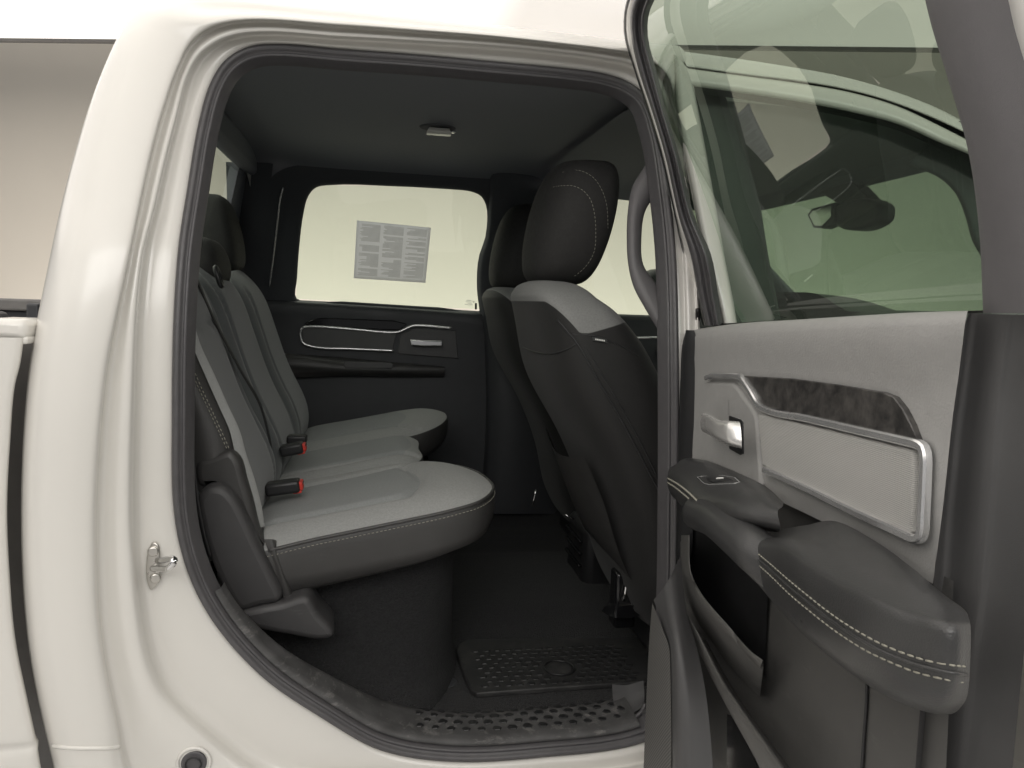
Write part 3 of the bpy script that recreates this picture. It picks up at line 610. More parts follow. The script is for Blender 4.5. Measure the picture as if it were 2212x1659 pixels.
# ------------------------------------------------------------------ floor, sill and carpet
FLZ = .672
car = loft('carpet', [[Vector((x, .035, .700)) for x in (-.2, .1, .4, .62, 1.2)], [Vector((x, .07, .695)) for x in (-.2, .1, .4, .62, 1.2)], [Vector((x, .12, FLZ + .006)) for x in (-.3, .1, .4, .62, 1.2)], [Vector((x, .3, FLZ)) for x in (-.3, .1, .4, .62, 1.2)], [Vector((x, .5, FLZ + .004)) for x in (-.3, .1, .4, .62, 1.2)],
                      [Vector((x, .62, FLZ + .05)) for x in (-.3, .1, .4, .62, 1.2)], [Vector((x, .8, FLZ + .07)) for x in (-.3, .1, .4, .62, 1.2)], [Vector((x, 1.0, FLZ + .05)) for x in (-.3, .1, .4, .62, 1.2)], [Vector((x, 1.2, FLZ)) for x in (-.3, .1, .4, .62, 1.2)], [Vector((x, 1.54, FLZ + .02)) for x in (-.3, .1, .4, .62, 1.2)], [Vector((x, 1.58, FLZ + .12)) for x in (-.3, .1, .4, .62, 1.2)], [Vector((x, 1.60, FLZ + .35)) for x in (-.3, .1, .4, .62, 1.2)]], M['carpet'], truck, n=60, per=5)
# carpeted box under the bench
def boxrow(off, z):
    return [Vector((-.42, .24 - off, z)), Vector((-.1, .24 - off, z)), Vector((.02, .245 - off * .8, z)), Vector((.11, .265 - off * .45, z)), Vector((.165 + off * .08, .34, z)), Vector((.175 + off * .1, .6, z)), Vector((.175 + off * .1, 1.0, z)), Vector((.17, 1.45, z))]
loft('under_seat_box', [boxrow(-.02, .98), boxrow(0, .93), boxrow(.01, .85), boxrow(.03, .77), boxrow(.075, .715), boxrow(.15, .690), boxrow(.19, .674)], M['carpet'], truck, n=70, per=4)
# scuff plate following the opening
SI = seal_ring(.034, .016); SI2 = seal_ring(.05, .03)
def sl(r, a, b): return r[a:b]
A, B = 0, 62
plate_rows = [seal_ring(.033, .012)[A:B], seal_ring(.040, .004)[A:B], seal_ring(.046, .010)[A:B], seal_ring(.048, .03)[A:B]]
def plate(d, y):   # wide treadplate rows, wide along the sill and narrow up the side
    out = []
    for i in range(A, B):
        k = max(.30, 1 - max(0, i - 30) / 40); out.append(SD[i] + IN[i] * (.030 + (d - .046) * k) + Vector((0, y * k + .012 * (1 - k), 0)))
    return out
scuff = loft('scuff_plate', [seal_ring(.018, .014)[A:B], seal_ring(.022, .004)[A:B], plate(.044, .004), plate(.050, .016), plate(.052, .03), plate(.052, .095), plate(.040, .105)], M['grime'], truck, n=80, per=3)
WORLD[scuff.name] = Vector(scuff.location) + WORLD['pickup_truck']
# hexagonal treads pressed into the plate
def hexpads(name, fn, us, vs_, r, h, m, parent, skip=None):
    V, Fc = [], []
    for iv, v in enumerate(vs_):
        for iu, u in enumerate(us):
            uu = u + (.5 * (us[1] - us[0]) if iv % 2 else 0)
            if skip and skip(uu, v): continue
            c = fn(uu, v); o = len(V); rr = r * random.uniform(.8, 1.05)
            for zz, k in ((0, 1.0), (h, .82)):
                for q in range(6): V.append(c + Vector((cos(q * pi / 3) * rr * k, sin(q * pi / 3) * rr * k * .8, zz)))
            for q in range(6): Fc.append((o + q, o + (q + 1) % 6, o + 6 + (q + 1) % 6, o + 6 + q))
            Fc.append(tuple(o + 6 + q for q in range(6)))
    ob = link(name, V, Fc, m, parent, smooth=False); ob['kind'] = 'stuff'; return ob
def drop(o, x, y):
    if o.name not in BVH: BVH[o.name] = BVHTree.FromPolygons([tuple(v) for v in GEO[o.name][0]], GEO[o.name][1])
    h = BVH[o.name].ray_cast(Vector((x, y, 1.2)), Vector((0, 0, -1)))[0]
    return h.z if h else None
zt = near(1100, 1590, .05)
def sillpt(u, v):
    p = Vector((u, v, 0)); j = min(range(A, 40), key=lambda i: abs(SD[i].x - u)); zz = drop(scuff, u, v); p.z = (zz if zz else SD[j].z + .0355) - .0006; return p
hexpads('tread_pads', sillpt, [.085 + i * .029 for i in range(14)], [.036 + i * .0185 for i in range(4)], .0112, .0014, M['black'], scuff)
# bright plastic clip and belt end cover by the pillar foot
loft('pillar_foot_cover', [[near(1322,1478,.10), near(1350,1480,.10), near(1390,1470,.10)], [near(1324,1510,.085), near(1352,1512,.085), near(1392,1500,.085)], [near(1330,1545,.06), near(1355,1545,.06), near(1392,1525,.06)]], M['dgrey'], truck, n=12, per=3)
for k, off in enumerate((0, 14, 26)):
    tube('sill_rib', [near(1338 - off * .3, 1560 + off * .9, .03), near(1365, 1553 + off * .9, .03), near(1385, 1538 + off * .9, .03), near(1394, 1520 + off * .9, .03)], .004, M['seal'], truck, n=14, k=6)
# striker on the jamb
sc = [near(*q, -.024) for q in [(316,1215),(322,1185),(332,1172),(341,1176),(346,1205),(345,1235),(340,1262),(326,1275),(319,1262)]]
stk = slab('door_striker', sc, (.25, -1, 0), .006, M['zinc'], truck, bevel=.002, n=40); stk['label'] = 'zinc door latch striker bolted to the jamb'
WORLD[stk.name] = Vector(stk.location) + WORLD['pickup_truck']
for q in ((331, 1192), (336, 1250)): disc('screw', near(*q, -.027) + Vector((0, -.001, 0)), (.25, -1, 0), .0085, .006, M['zinc'], stk, k=12)
tube('striker_loop', [near(330, 1228, -.024), near(350, 1229, -.05), near(366, 1226, -.072), near(377, 1211, -.075), near(372, 1207, -.068), near(355, 1210, -.05), near(341, 1211, -.024)], .0052, M['chrome'], stk, n=40, k=8)
# rubber plug on the rocker
pc = near(418, 1650, -.064)
plg = disc('body_plug', pc, (0, -1, .1), .020, .008, M['seal'], truck); WORLD[plg.name] = Vector(plg.location) + WORLD['pickup_truck']
tube('plug_rim', [pc + Vector((cos(a) * .012, -.003, sin(a) * .012)) for a in [2 * pi * i / 20 for i in range(20)]], .0015, M['black'], plg, n=30, k=6, closed=True)
tube('plug_recess', [pc + Vector((cos(a) * .025, .003, sin(a) * .025)) for a in [2 * pi * i / 24 for i in range(24)]], .003, M['paint'], plg, n=30, k=6, closed=True)
# seat-rail and floor console behind the front seats
rail = rbox('seat_rail', onY(1345, 1290, .33) + Vector((.0, 0, -.0)), (.05, .05, .13), M['gloss'], truck, bev=.008)
loft('rail_foot', [[onY(1300,1320,.30), onY(1320,1332,.28), onY(1360,1335,.27), onY(1395,1325,.28)], [onY(1305,1312,.31), onY(1325,1315,.31), onY(1360,1318,.31), onY(1395,1312,.31)], [onY(1325,1300,.34), onY(1340,1290,.34), onY(1365,1290,.34), onY(1395,1290,.34)]], M['gloss'], truck, n=14, per=3)
tube('rail_edge', [onY(1357, 1242, .30), onY(1347, 1298, .30)], .0045, M['chrome'], truck, n=4, k=6)
tube('rail_edge', [onY(1374, 1258, .29), onY(1367, 1312, .29)], .002, M['chrome'], truck, n=4, k=6)
con = rbox('floor_console', (.70, .80, .79), (.26, .20, .22), M['black'], truck, bev=.03)
WORLD[con.name] = Vector(con.location) + WORLD['pickup_truck']
for k in range(3): rbox('vent_slat', (.568, .80, .78 + k * .035), (.012, .16, .008), M['gloss'], con, bev=.003)
tube('vent_edge', [onY(1158, 1058, .72), onY(1150, 1090, .72)], .0025, M['chrome'], con, n=4, k=6)
tube('vent_edge', [onY(1222, 1112, .55), onY(1240, 1122, .55)], .002, M['chrome'], con, n=4, k=6)

# ------------------------------------------------------------------ cargo bed behind the cab
bp_ = [(52,730),(44,786),(32,836),(22,953),(15,1106),(20,1239),(33,1389),(60,1523),(80,1616),(92,1690)]
e_ = [near(*q, -.08) for q in bp_]
for p in e_: p.y = -.075
bz = onY(80, 1616, -.08).z
def bpost(v):
    if v.y < -.06: return v + Vector((0, exp(-((v.z - bz) / .006) ** 2) * .006, 0))
    return v
bed = loft('cargo_bed', [[p + Vector((-.09, .10, 0)) for p in e_], [p + Vector((-.035, .05, 0)) for p in e_], [p + Vector((-.006, .010, 0)) for p in e_], [p + Vector((-.006, .000, 0)) for p in e_], [p + Vector((-.03, -.006, 0)) for p in e_], [p + Vector((-.3, -.01, 0)) for p in e_], [p + Vector((-1.2, -.01, 0)) for p in e_]], M['paint'], truck, n=120, per=3, post=bpost)
bed['label'] = 'white cargo bed side behind the cab'
WORLD[bed.name] = Vector(bed.location) + WORLD['pickup_truck']
tz = e_[0].z
rbox('rail_corner', (e_[0].x - .03, -.03, tz + .012), (.06, .09, .03), M['paint'], bed, bev=.01)
rbox('rail_cap', (e_[0].x - .64, -.03, tz + .02), (1.16, .10, .03), M['char'], bed, bev=.008)
rbox('rail_top', (e_[0].x - .6, -.02, tz - .004), (1.2, .10, .012), M['paint'], bed, bev=.004)
a0 = onY(60, 646, 1.68); 
rbox('far_bed_rail', (-1.5, 1.66, a0.z - .02), (1.9, .10, .04), M['capgrey'], bed, bev=.008)
rbox('far_bed_wall', (-1.5, 1.67, a0.z - .30), (1.9, .06, .52), M['bedblack'], bed, bev=.006)
a1 = onY(40, 692, .35)
rbox('bed_header', (-.80, .80, a1.z - .03), (.05, 1.5, .05), M['capgrey'], bed, bev=.01)
rbox('bed_front_wall', (-.80, .80, a1.z - .30), (.04, 1.5, .48), M['paint'], bed, bev=.006)
rbox('cab_back', (-.575, .87, 1.0), (.02, 1.5, .95), M['char'], truck, bev=.004)
rbox('gap_shade_panel', (-.60, .10, .95), (.22, .02, 1.0), M['capgrey'], truck, bev=.004)  # grey sheet added to stand for the shade between cab and bed

# ------------------------------------------------------------------ open rear door
def dr(a, w=0.0): return [door(q[0], q[1], (q[2] if len(q) > 2 else w)) for q in a]
t6 = lambda pts, w=0.0: dr([(1474.67 + p[0] / 3, 553 + p[1] / 3, p[2] if len(p) > 2 else w) for p in pts])
t9 = lambda pts, w=0.0: dr([(1474.67 + p[0] / 3, 1106 + p[1] / 3, p[2] if len(p) > 2 else w) for p in pts])
# inner shell / lower card
lower = loft('open_rear_door', [dr([(1478,1000,-.02),(1560,1020,-.02),(1700,1080,-.02),(1850,1150,-.02),(2010,1230,-.02),(2060,1255,-.02)]),
                       dr([(1470,1250,-.012),(1560,1290,-.012),(1700,1360,-.012),(1850,1430,-.012),(2000,1500,-.012),(2050,1520,-.012)]),
                       dr([(1480,1420,-.012),(1560,1480,-.012),(1700,1560,-.012),(1850,1650,-.012),(1980,1730,-.012),(2040,1770,-.012)]),
                       dr([(1540,1700,-.012),(1600,1800,-.012),(1720,1850,-.012),(1850,1950,-.012),(1980,2050,-.012),(2040,2100,-.012)])], M['lcard'], truck, n=24, per=4)
lower['label'] = 'open rear door with grey inner trim, armrest and dark glass'
OD = lower; WORLD[OD.name] = Vector(OD.location) + WORLD['pickup_truck']
# grey upper trim
loft('upper_trim', [t6([(55,486,-.05),(350,446,-.05),(800,416,-.05),(1200,391,-.05),(1500,374,-.05),(1830,364,-.05)]), t6([(60,480,-.022),(350,440,-.022),(800,410,-.022),(1200,385,-.022),(1500,368,-.022),(1850,357,-.022)]),
                    t6([(74,500,-.006),(350,463,-.006),(800,432,-.006),(1200,408,-.006),(1500,393,-.006),(1840,383,-.006)]), t6([(80,545,0),(350,515,.002),(800,490,.002),(1200,470,.002),(1500,455,.002),(1828,450,0)]),
                    t6([(72,760),(380,765),(800,795),(1200,850),(1500,900),(1790,760)]), t6([(60,1050),(400,1060),(800,1060),(1200,1090),(1500,1150),(1755,1000)]),
                    t6([(50,1310),(300,1385),(700,1500),(1200,1640),(1500,1700),(1690,1600)]), t9([(20,-250,-.004),(500,-120,-.004),(900,60,-.004),(1250,250,-.004),(1500,400,-.004),(1622,465,-.004)])], M['grey'], OD, n=60, per=4)
# front edge return (black) and trim end
loft('front_edge', [t6([(30,500,-.03),(5,560,-.02),(-10,800,-.01),(-20,1100,-.01),(-30,1330,-.01),(-40,2000,-.01)]), t6([(20,484,.0),(2,560,.008),(-12,800,.01),(-22,1100,.01),(-32,1330,.01),(-45,2000,.01)]), t6([(35,480,.005),(18,560,.01),(10,800,.012),(0,1100,.012),(-10,1330,.012),(-30,2000,.012)]), t6([(75,482,-.003),(95,560,-.003),(95,800,-.003),(90,1100,-.003),(80,1330,-.003),(60,2000,-.003)])], M['black'], OD, n=30, per=3)
tube('lock_pin', t6([(96,475,-.03),(98,400,-.03),(98,345,-.03)]), .0045, M['black'], OD, n=12, k=8)
# dark inlay, chrome strip, ribbed cloth
slab('inlay', t6([(385,775),(700,793),(1000,833),(1290,882),(1365,912),(1425,990),(1480,1092),(1522,1205),(1000,1085),(490,968)], .006), DN, .012, M['burl'], OD, bevel=.0015)
slab('cloth_insert', t6([(487,1020),(1000,1140),(1478,1255),(1497,1280),(1500,1400),(1495,1659),(1480,1785),(1460,1797),(1380,1765),(1050,1625),(515,1365)], .007), DN, .012, M['ribbed'], OD, bevel=.004)
def strip(name, pts, width, depth, m, parent, n=140):
    P = spline(pts, n); V = []; nn = len(P)
    for i in range(nn):
        t = (P[min(i + 1, nn - 1)] - P[max(i - 1, 0)]).normalized(); s = DN.cross(t).normalized()
        for a, b in ((-.5, -1), (-.5, -.25), (-.3, 0.0), (.3, 0.0), (.5, -.25), (.5, -1)): V.append(P[i] + s * (width * a) + DN * (depth * b))
    f = grid_faces(nn, 6, False) + [tuple(range(6)), tuple(range((nn - 1) * 6, nn * 6))[::-1]]
    return link(name, V, f, m, parent, auto=30)
strip('silver_frame', t6([(138,790),(170,778),(250,777),(335,779),(362,788),(385,820),(430,890),(468,955),(500,985),(800,1056),(1150,1138),(1430,1203),(1500,1222),(1532,1246),(1543,1300),(1541,1450),(1531,1659),(1520,1800),(1505,1828),(1470,1832),(1420,1810),(1080,1655),(800,1515),(512,1386)], .0115), .0085, .008, M['silver'], OD, n=220)
# handle bezel, pocket, paddle
slab('handle_bezel', t6([(128,815),(320,818),(345,840),(462,1005),(478,1060),(505,1480),(480,1490),(300,1400),(130,1330)], .006), DN, .01, M['grey'], OD, bevel=.006)
loft('handle_pocket', [t6([(165,880,.0068),(200,905,.0068),(297,935,.0068)]), t6([(170,960,.0066),(215,960,.0066),(297,990,.0066)]), t6([(150,1060,.0066),(215,1060,.0066),(300,1070,.0066)])], M['grey'], OD, n=12, per=3)
slab('pocket_floor', t6([(300,1035),(372,1060),(388,1080),(392,1280),(370,1290),(300,1250)], .0075), DN, .004, M['black'], OD, bevel=.001)
loft('door_handle', [t6([(150,1018,.028),(200,1040,.038),(240,1062,.042),(300,1068,.040),(362,1072,.032)]), t6([(128,1022,.034),(180,1048,.046),(236,1076,.050),(300,1082,.047),(372,1085,.034)]), t6([(116,1060,.034),(170,1090,.047),(232,1130,.052),(300,1150,.048),(380,1165,.034)]), t6([(116,1110,.034),(170,1140,.047),(230,1182,.051),(300,1210,.047),(384,1235,.034)]), t6([(130,1138,.028),(190,1172,.038),(240,1206,.042),(300,1228,.040),(386,1250,.03)])], M['satin'], OD, n=30, per=3)
# switch pod
dU = lambda pts: [door(*q) for q in pts]
pod = loft('switch_pod', [dr([(1450,1012,.02),(1475,992,.02),(1520,994,.02),(1590,1020,.02),(1660,1055,.02),(1692,1085,.02)]), dr([(1446,1012,.05),(1478,1003,.055),(1520,1010,.06),(1580,1035,.06),(1650,1068,.06),(1690,1095,.05)]),
                    dr([(1442,1030,.065),(1470,1045,.085),(1505,1070,.095),(1530,1078,.095),(1590,1080,.09),(1680,1110,.07)]), dr([(1442,1048,.065),(1470,1068,.088),(1500,1092,.10),(1520,1105,.10),(1590,1110,.095),(1685,1135,.07)]), dr([(1450,1070,.05),(1480,1100,.07),(1505,1128,.085),(1520,1140,.085),(1590,1140,.08),(1680,1150,.05)])], M['arm'], OD, n=40, per=4)
for k, dy in enumerate((0, 9)): tube('piping', dr([(1442,1033 + dy,.068),(1470,1050 + dy * 1.3,.088),(1500,1076 + dy * 1.6,.099),(1513,1090 + dy * 2,.099)]), .0014, M['thread'], OD, n=20, k=5)
def pod_pt(p, off): return hit(pod, 1474.67 + p[0] / 3, 553 + p[1] / 3, off)
SWN = Vector((-.75, -.1, .65))
swo = [(90,1432),(120,1423),(260,1418),(340,1432),(372,1462),(330,1476),(160,1482),(130,1472)]
slab('switch_plate', [pod_pt(p, .004) for p in swo], SWN, .006, M['silver'], OD, bevel=.001)
slab('switch_bed', [pod_pt((231 + (p[0] - 231) * .93, 1452 + (p[1] - 1452) * .86), .0055) for p in swo], SWN, .006, M['arm'], OD, bevel=.001)
slab('switch_button', [pod_pt(p, .0085) for p in [(145,1436),(255,1430),(315,1442),(325,1456),(190,1466)]], SWN, .006, M['black'], OD, bevel=.001)
slab('switch_icon', [pod_pt(p, .0095) for p in [(214,1443),(222,1435),(262,1433),(264,1440),(228,1442)]], SWN, .001, M['white'], OD, bevel=.0002)
# pull bar and big armrest
bar_c = dr([(1508,1108,.085),(1548,1122,.088),(1600,1162,.086),(1650,1206,.078),(1695,1245,.06)])
tube('pull_bar', bar_c, lambda t: .023 + .003 * t, M['arm'], OD, n=30, k=16)
arm = loft('armrest', [t9([(600,115,.02),(800,85,.02),(980,58,.02),(1250,190,.02),(1510,380,.02),(1700,540,.015),(1800,610,.01)]), t9([(520,160,.06),(760,165,.06),(1000,230,.06),(1300,380,.06),(1560,500,.055),(1750,590,.05),(1840,650,.04)]),
                   t9([(480,185,.085),(700,205,.092),(960,370,.096),(1250,520,.096),(1500,625,.09),(1730,680,.08),(1855,690,.06)]), t9([(468,220,.09),(680,262,.102),(930,430,.106),(1230,590,.106),(1480,690,.10),(1730,735,.09),(1866,740,.065)]),
                   t9([(466,300,.09),(680,440,.104),(930,650,.108),(1220,830,.108),(1480,935,.10),(1730,990,.09),(1862,1005,.065)]), t9([(470,380,.088),(680,590,.10),(930,800,.104),(1210,970,.104),(1480,1110,.097),(1700,1180,.085),(1845,1190,.06)]),
                   t9([(480,445,.08),(670,660,.09),(930,895,.094),(1200,1090,.094),(1470,1225,.088),(1660,1290,.075),(1790,1280,.05)]), t9([(495,470,.05),(690,690,.055),(930,915,.06),(1200,1115,.06),(1470,1255,.055),(1640,1310,.05),(1740,1310,.035)]), t9([(520,480,.0),(720,700,.0),(960,910,.0),(1230,1100,.0),(1500,1240,.0),(1660,1290,.0),(1720,1290,.0)])], M['arm'], OD, n=70, per=4)
loft('armrest_end', [t9([(468,200,.088),(480,185,.08),(520,160,.055),(560,135,.02)]), t9([(466,320,.09),(480,320,.075),(520,300,.05),(560,280,.0)]), t9([(482,450,.08),(490,460,.06),(510,470,.03),(530,480,0)])], M['arm'], OD, n=14, per=4)
def arm_line(pts): return hits(arm, [(1474.67 + a / 3, 1106 + b / 3) for a, b in pts], .0006)
for k_, pts in enumerate(([(478,262),(560,330),(700,452),(820,550),(950,652),(1120,765),(1300,862),(1460,925),(1600,968),(1740,992),(1840,1003)], [(478,332),(560,405),(700,540),(810,632),(930,728),(1060,820),(1200,905),(1350,975),(1500,1035),(1600,1063),(1700,1085),(1830,1106)])):
    stitches('stitching', arm_line(pts), M['thread'], OD, step=.0078, r=.00095, dash=.74)
tube('seam_ridge', arm_line([(476,296),(560,366),(700,495),(820,592),(950,692),(1120,805),(1300,905),(1460,970),(1600,1012),(1740,1042),(1836,1054)]), .0016, M['arm'], OD, n=80, k=6)
tube('piping', arm_line([(560,140),(520,158),(492,185),(480,220),(476,300),(480,380),(486,430)]), .0018, M['dgrey'], OD, n=30, k=6)
link('armrest_cap', t9([(1800,610,.01),(1840,650,.04),(1855,690,.06),(1866,740,.065),(1862,1005,.065),(1845,1190,.06),(1790,1280,.05),(1740,1310,.035),(1720,1290,.0)]), [tuple(range(9))], M['arm'], OD, smooth=False)
# map pocket: cavity blackened as shade, front lip, lower strips
loft('pocket_cavity', [dr([(1490,1120,-.03),(1560,1150,-.03),(1655,1240,-.03)]), dr([(1492,1230,-.05),(1575,1270,-.05),(1655,1340,-.05)]), dr([(1500,1240,-.045),(1580,1340,-.045),(1655,1440,-.045)])], M['black'], OD, n=16, per=4)
link('pocket_shade', dr([(1490,1135,-.008),(1530,1140,-.008),(1590,1200,-.008),(1660,1260,-.008),(1652,1460,-.008),(1635,1450,-.008),(1520,1290,-.008),(1492,1250,-.008)]), [tuple(range(8))], M['black'], OD, smooth=False)  # flat black sheet standing in for the shade inside the pocket
loft('pocket_lip', [t9([(-10,150,.01),(-5,360,.01),(60,470,.012),(250,730,.014),(400,930,.014),(500,1020,.014)]), t9([(10,150,.05),(20,370,.05),(80,470,.05),(270,720,.045),(420,910,.04),(510,990,.035)]), t9([(45,150,.055),(50,370,.055),(110,510,.055),(300,740,.05),(430,890,.042),(520,960,.036)]), t9([(-30,200,.0),(-20,420,.0),(60,640,.0),(220,880,.0),(380,1080,.0),(500,1200,.0)][::1])], M['lcard'], OD, n=40, per=3)
loft('lower_ridge', [t9([(0,650,.0),(150,1000,.0),(300,1290,.0),(500,1659,.0),(560,1800,.0)]), t9([(20,640,.04),(170,985,.04),(330,1285,.04),(540,1659,.04),(600,1800,.04)]), t9([(110,800,.045),(250,1080,.045),(400,1310,.045),(640,1659,.045),(720,1800,.045)]), t9([(150,830,.0),(300,1100,.0),(450,1330,.0),(690,1659,.0),(780,1800,.0)])], M['lcard'], OD, n=40, per=3)
tube('panel_seam', t9([(1195,1120,-.0095),(1190,1250,-.0095),(1175,1450,-.0095),(1160,1700,-.0095)]), .002, M['black'], OD, n=20, k=6)
# woven front strip and lower front return
loft('woven_strip', [dr([(1409,1302,.07),(1404,1360,.07),(1399,1450,.07),(1394,1560,.07),(1388,1720,.07)]), dr([(1420,1330,.075),(1428,1380,.075),(1432,1450,.075),(1434,1560,.075),(1434,1720,.075)]), dr([(1440,1380,.075),(1446,1400,.075),(1448,1450,.075),(1450,1560,.075),(1450,1720,.075)])], M['weave'], OD, n=24, per=3)
loft('front_return', [dr([(1412,1296,.07),(1424,1330,.07),(1440,1400,.07),(1445,1500,.07),(1448,1720,.07)]), dr([(1440,1260,.06),(1450,1330,.07),(1465,1400,.075),(1475,1500,.075),(1480,1720,.075)]), dr([(1470,1200,.02),(1485,1330,.04),(1505,1400,.04),(1525,1500,.04),(1545,1720,.04)])], M['dgrey'], OD, n=24, per=3)
link('lower_shade', t9([(288,1310,-.008),(330,1320,-.008),(420,1480,-.008),(500,1700,-.008),(285,1700,-.008)]), [(0, 1, 2, 3, 4)], M['gloss'], OD, smooth=False)  # flat black patch painted in for the shaded second opening
tube('silver_edge', t9([(75,1330,.0),(40,1390,.0),(-10,1480,.0)]), .006, M['silver'], OD, n=10, k=6)
# dark rear end of the door
loft('rear_edge', [t6([(1850,376,-.006),(1834,430,-.002),(1806,640,-.002),(1770,900,-.002),(1735,1150,-.002),(1700,1450,-.002),(1665,1700,-.002),(1625,2120,-.002),(1560,2700,-.002),(1500,3400,-.002)]),
                   t6([(1880,370,-.02),(1870,430,-.02),(1845,640,-.02),(1810,900,-.02),(1775,1150,-.02),(1745,1450,-.02),(1720,1700,-.02),(1690,2120,-.02),(1640,2700,-.02),(1580,3400,-.02)]),
                   t6([(2110,380,-.03),(2100,450,-.03),(2070,640,-.03),(2040,900,-.03),(2015,1150,-.03),(1990,1450,-.03),(1965,1700,-.03),(1930,2120,-.03),(1840,2700,-.03),(1760,3400,-.03)]),
                   t6([(2170,380,-.036),(2160,450,-.036),(2130,640,-.036),(2100,900,-.036),(2080,1150,-.036),(2055,1450,-.036),(2030,1700,-.036),(1990,2120,-.036),(1920,2700,-.036),(1850,3400,-.036)]),
                   t6([(2420,390,-.05),(2400,450,-.05),(2380,640,-.05),(2360,900,-.05),(2340,1150,-.05),(2320,1450,-.05),(2300,1700,-.05),(2260,2120,-.05),(2200,2700,-.05),(2130,3400,-.05)])], M['edge'], OD, n=60, per=4)
loft('outer_skin', [[dl(u, 1.475, -.11) for u in (.03, .25, .5, .735)], [dl(u, 1.44, -.14) for u in (.03, .25, .5, .74)], [dl(u, 1.2, -.155) for u in (.03, .25, .5, .745)], [dl(u, .95, -.145) for u in (.03, .25, .5, .74)], [dl(u, .76, -.12) for u in (.03, .25, .5, .73)]], M['paint'], OD, n=16, per=4)
loft('shut_face', [[dl(.735, 1.475, -.11), dl(.74, 1.44, -.14), dl(.745, 1.2, -.155), dl(.74, .95, -.145), dl(.73, .76, -.12)], [dl(.75, 1.475, -.08), dl(.752, 1.44, -.08), dl(.755, 1.2, -.08), dl(.75, .95, -.08), dl(.74, .76, -.08)], [dl(.70, 1.475, -.045), dl(.70, 1.44, -.045), dl(.70, 1.2, -.045), dl(.70, .95, -.045), dl(.70, .76, -.045)]], M['paint'], OD, n=20, per=3)
# window frame: rear post
t3 = lambda pts, w=0.0: dr([(1474.67 + p[0] / 3, p[1] / 3, p[2] if len(p) > 2 else w) for p in pts])
loft('rear_post', [t3([(1475,-500,-.05),(1572,0,-.05),(1622,200,-.05),(1702,450,-.05),(1852,980,-.05),(1922,1500,-.05),(1950,2030,-.05)]), t3([(1490,-500,-.03),(1588,0,-.03),(1638,200,-.03),(1716,450,-.03),(1866,980,-.03),(1938,1500,-.03),(1962,2030,-.03)]),
                   t3([(1700,-500,-.025),(1790,0,-.025),(1840,200,-.025),(1910,450,-.025),(2050,980,-.025),(2130,1500,-.025),(2170,2030,-.025)]), t3([(2000,-500,-.035),(2110,0,-.035),(2155,200,-.035),(2215,400,-.035),(2380,980,-.035),(2450,1500,-.035),(2480,2030,-.035)])], M['post'], OD, n=40, per=4)
loft('rear_frame_skin', [t3([(1990,-500,-.04),(2105,0,-.04),(2150,200,-.04),(2210,400,-.04),(2375,980,-.04)]), t3([(2500,-500,-.06),(2600,0,-.06),(2650,200,-.06),(2700,400,-.06),(2800,980,-.06)])], M['paint'], OD, n=20, per=3)
# window frame: front post as layered strips (outer lip, painted face, rubber)
FY = [-260, -120, -40, 0, 40, 83, 150, 233, 333, 467, 553, 640, 703]
fo_ = [1640, 1440, 1375, 1354, 1347, 1349, 1369, 1396, 1426, 1457, 1474, 1500, 1518]
fa_ = [1660, 1452, 1384, 1360, 1350, 1352, 1372, 1400, 1430, 1460, 1478, 1503, 1521]
fb_ = [1675, 1465, 1394, 1368, 1361, 1364, 1379, 1406, 1436, 1466, 1492, 1508, 1524]
fc_ = [1760, 1530, 1445, 1414, 1400, 1400, 1417, 1437, 1466, 1500, 1537, 1552, 1562]
loft('front_post_lip', [dr([(x, y, -.055) for x, y in zip(fo_, FY)]), dr([(x + 2, y, -.045) for x, y in zip(fo_, FY)]), dr([(x, y, -.045) for x, y in zip(fa_, FY)])], M['black'], OD, n=60, per=2)
loft('front_post', [dr([(x, y, -.05) for x, y in zip(fa_, FY)]), dr([(x * .5 + z * .5, y, -.044) for x, z, y in zip(fa_, fb_, FY)]), dr([(x, y, -.045) for x, y in zip(fb_, FY)])], M['paint'], OD, n=60, per=3)
loft('glass_run_seal', [dr([(x, y, -.045) for x, y in zip(fb_, FY)]), dr([(x * .75 + z * .25, y, -.028) for x, z, y in zip(fb_, fc_, FY)]), dr([(x * .5 + z * .5, y, -.038) for x, z, y in zip(fb_, fc_, FY)]), dr([(x * .3 + z * .7, y, -.03) for x, z, y in zip(fb_, fc_, FY)]), dr([(x, y, -.045) for x, y in zip(fc_, FY)])], M['seal'], OD, n=60, per=3)
gpts = [(fc_[i] - 16, FY[i]) for i in range(len(FY))]
rp = [(2120, 665), (2115, 553), (2095, 333), (2030, 150), (2000, 67), (1990, 0), (1960, -260)]
GE = Vector((-sin(radians(6)), -cos(radians(6)), 0)); GN = Vector((-cos(radians(6)), sin(radians(6)), 0)); GH = Vector((.5448, -.10, 0))
def pane_pt(px, py, w):
    d = ray(px, py); ww = w; p = None
    for _ in range(8):
        t = (ww - (CAM - GH).dot(GN)) / d.dot(GN); p = CAM + d * t; ww = w + .0165 + .33 * (p.z - 1.52)
    return p
gl_l = [pane_pt(x, y, -.08) for x, y in gpts]; gl_r = [pane_pt(*q) for q in [(1995, -260, -.08), (2004, -40, -.08), (2014, 0, -.08), (2027, 67, -.08), (2055, 150, -.08), (2105, 333, -.08), (2130, 500, -.08), (2140, 680, -.08)]]
loft('window_pane', [gl_l, gl_r], M['glass_d'], OD, n=30, per=10)
loft('belt_seal', [t6([(200,462,-.046),(800,425,-.046),(1500,385,-.046),(1960,368,-.046)]), t6([(200,440,-.040),(800,408,-.040),(1500,366,-.040),(1960,352,-.040)])], M['black'], OD, n=20, per=2)

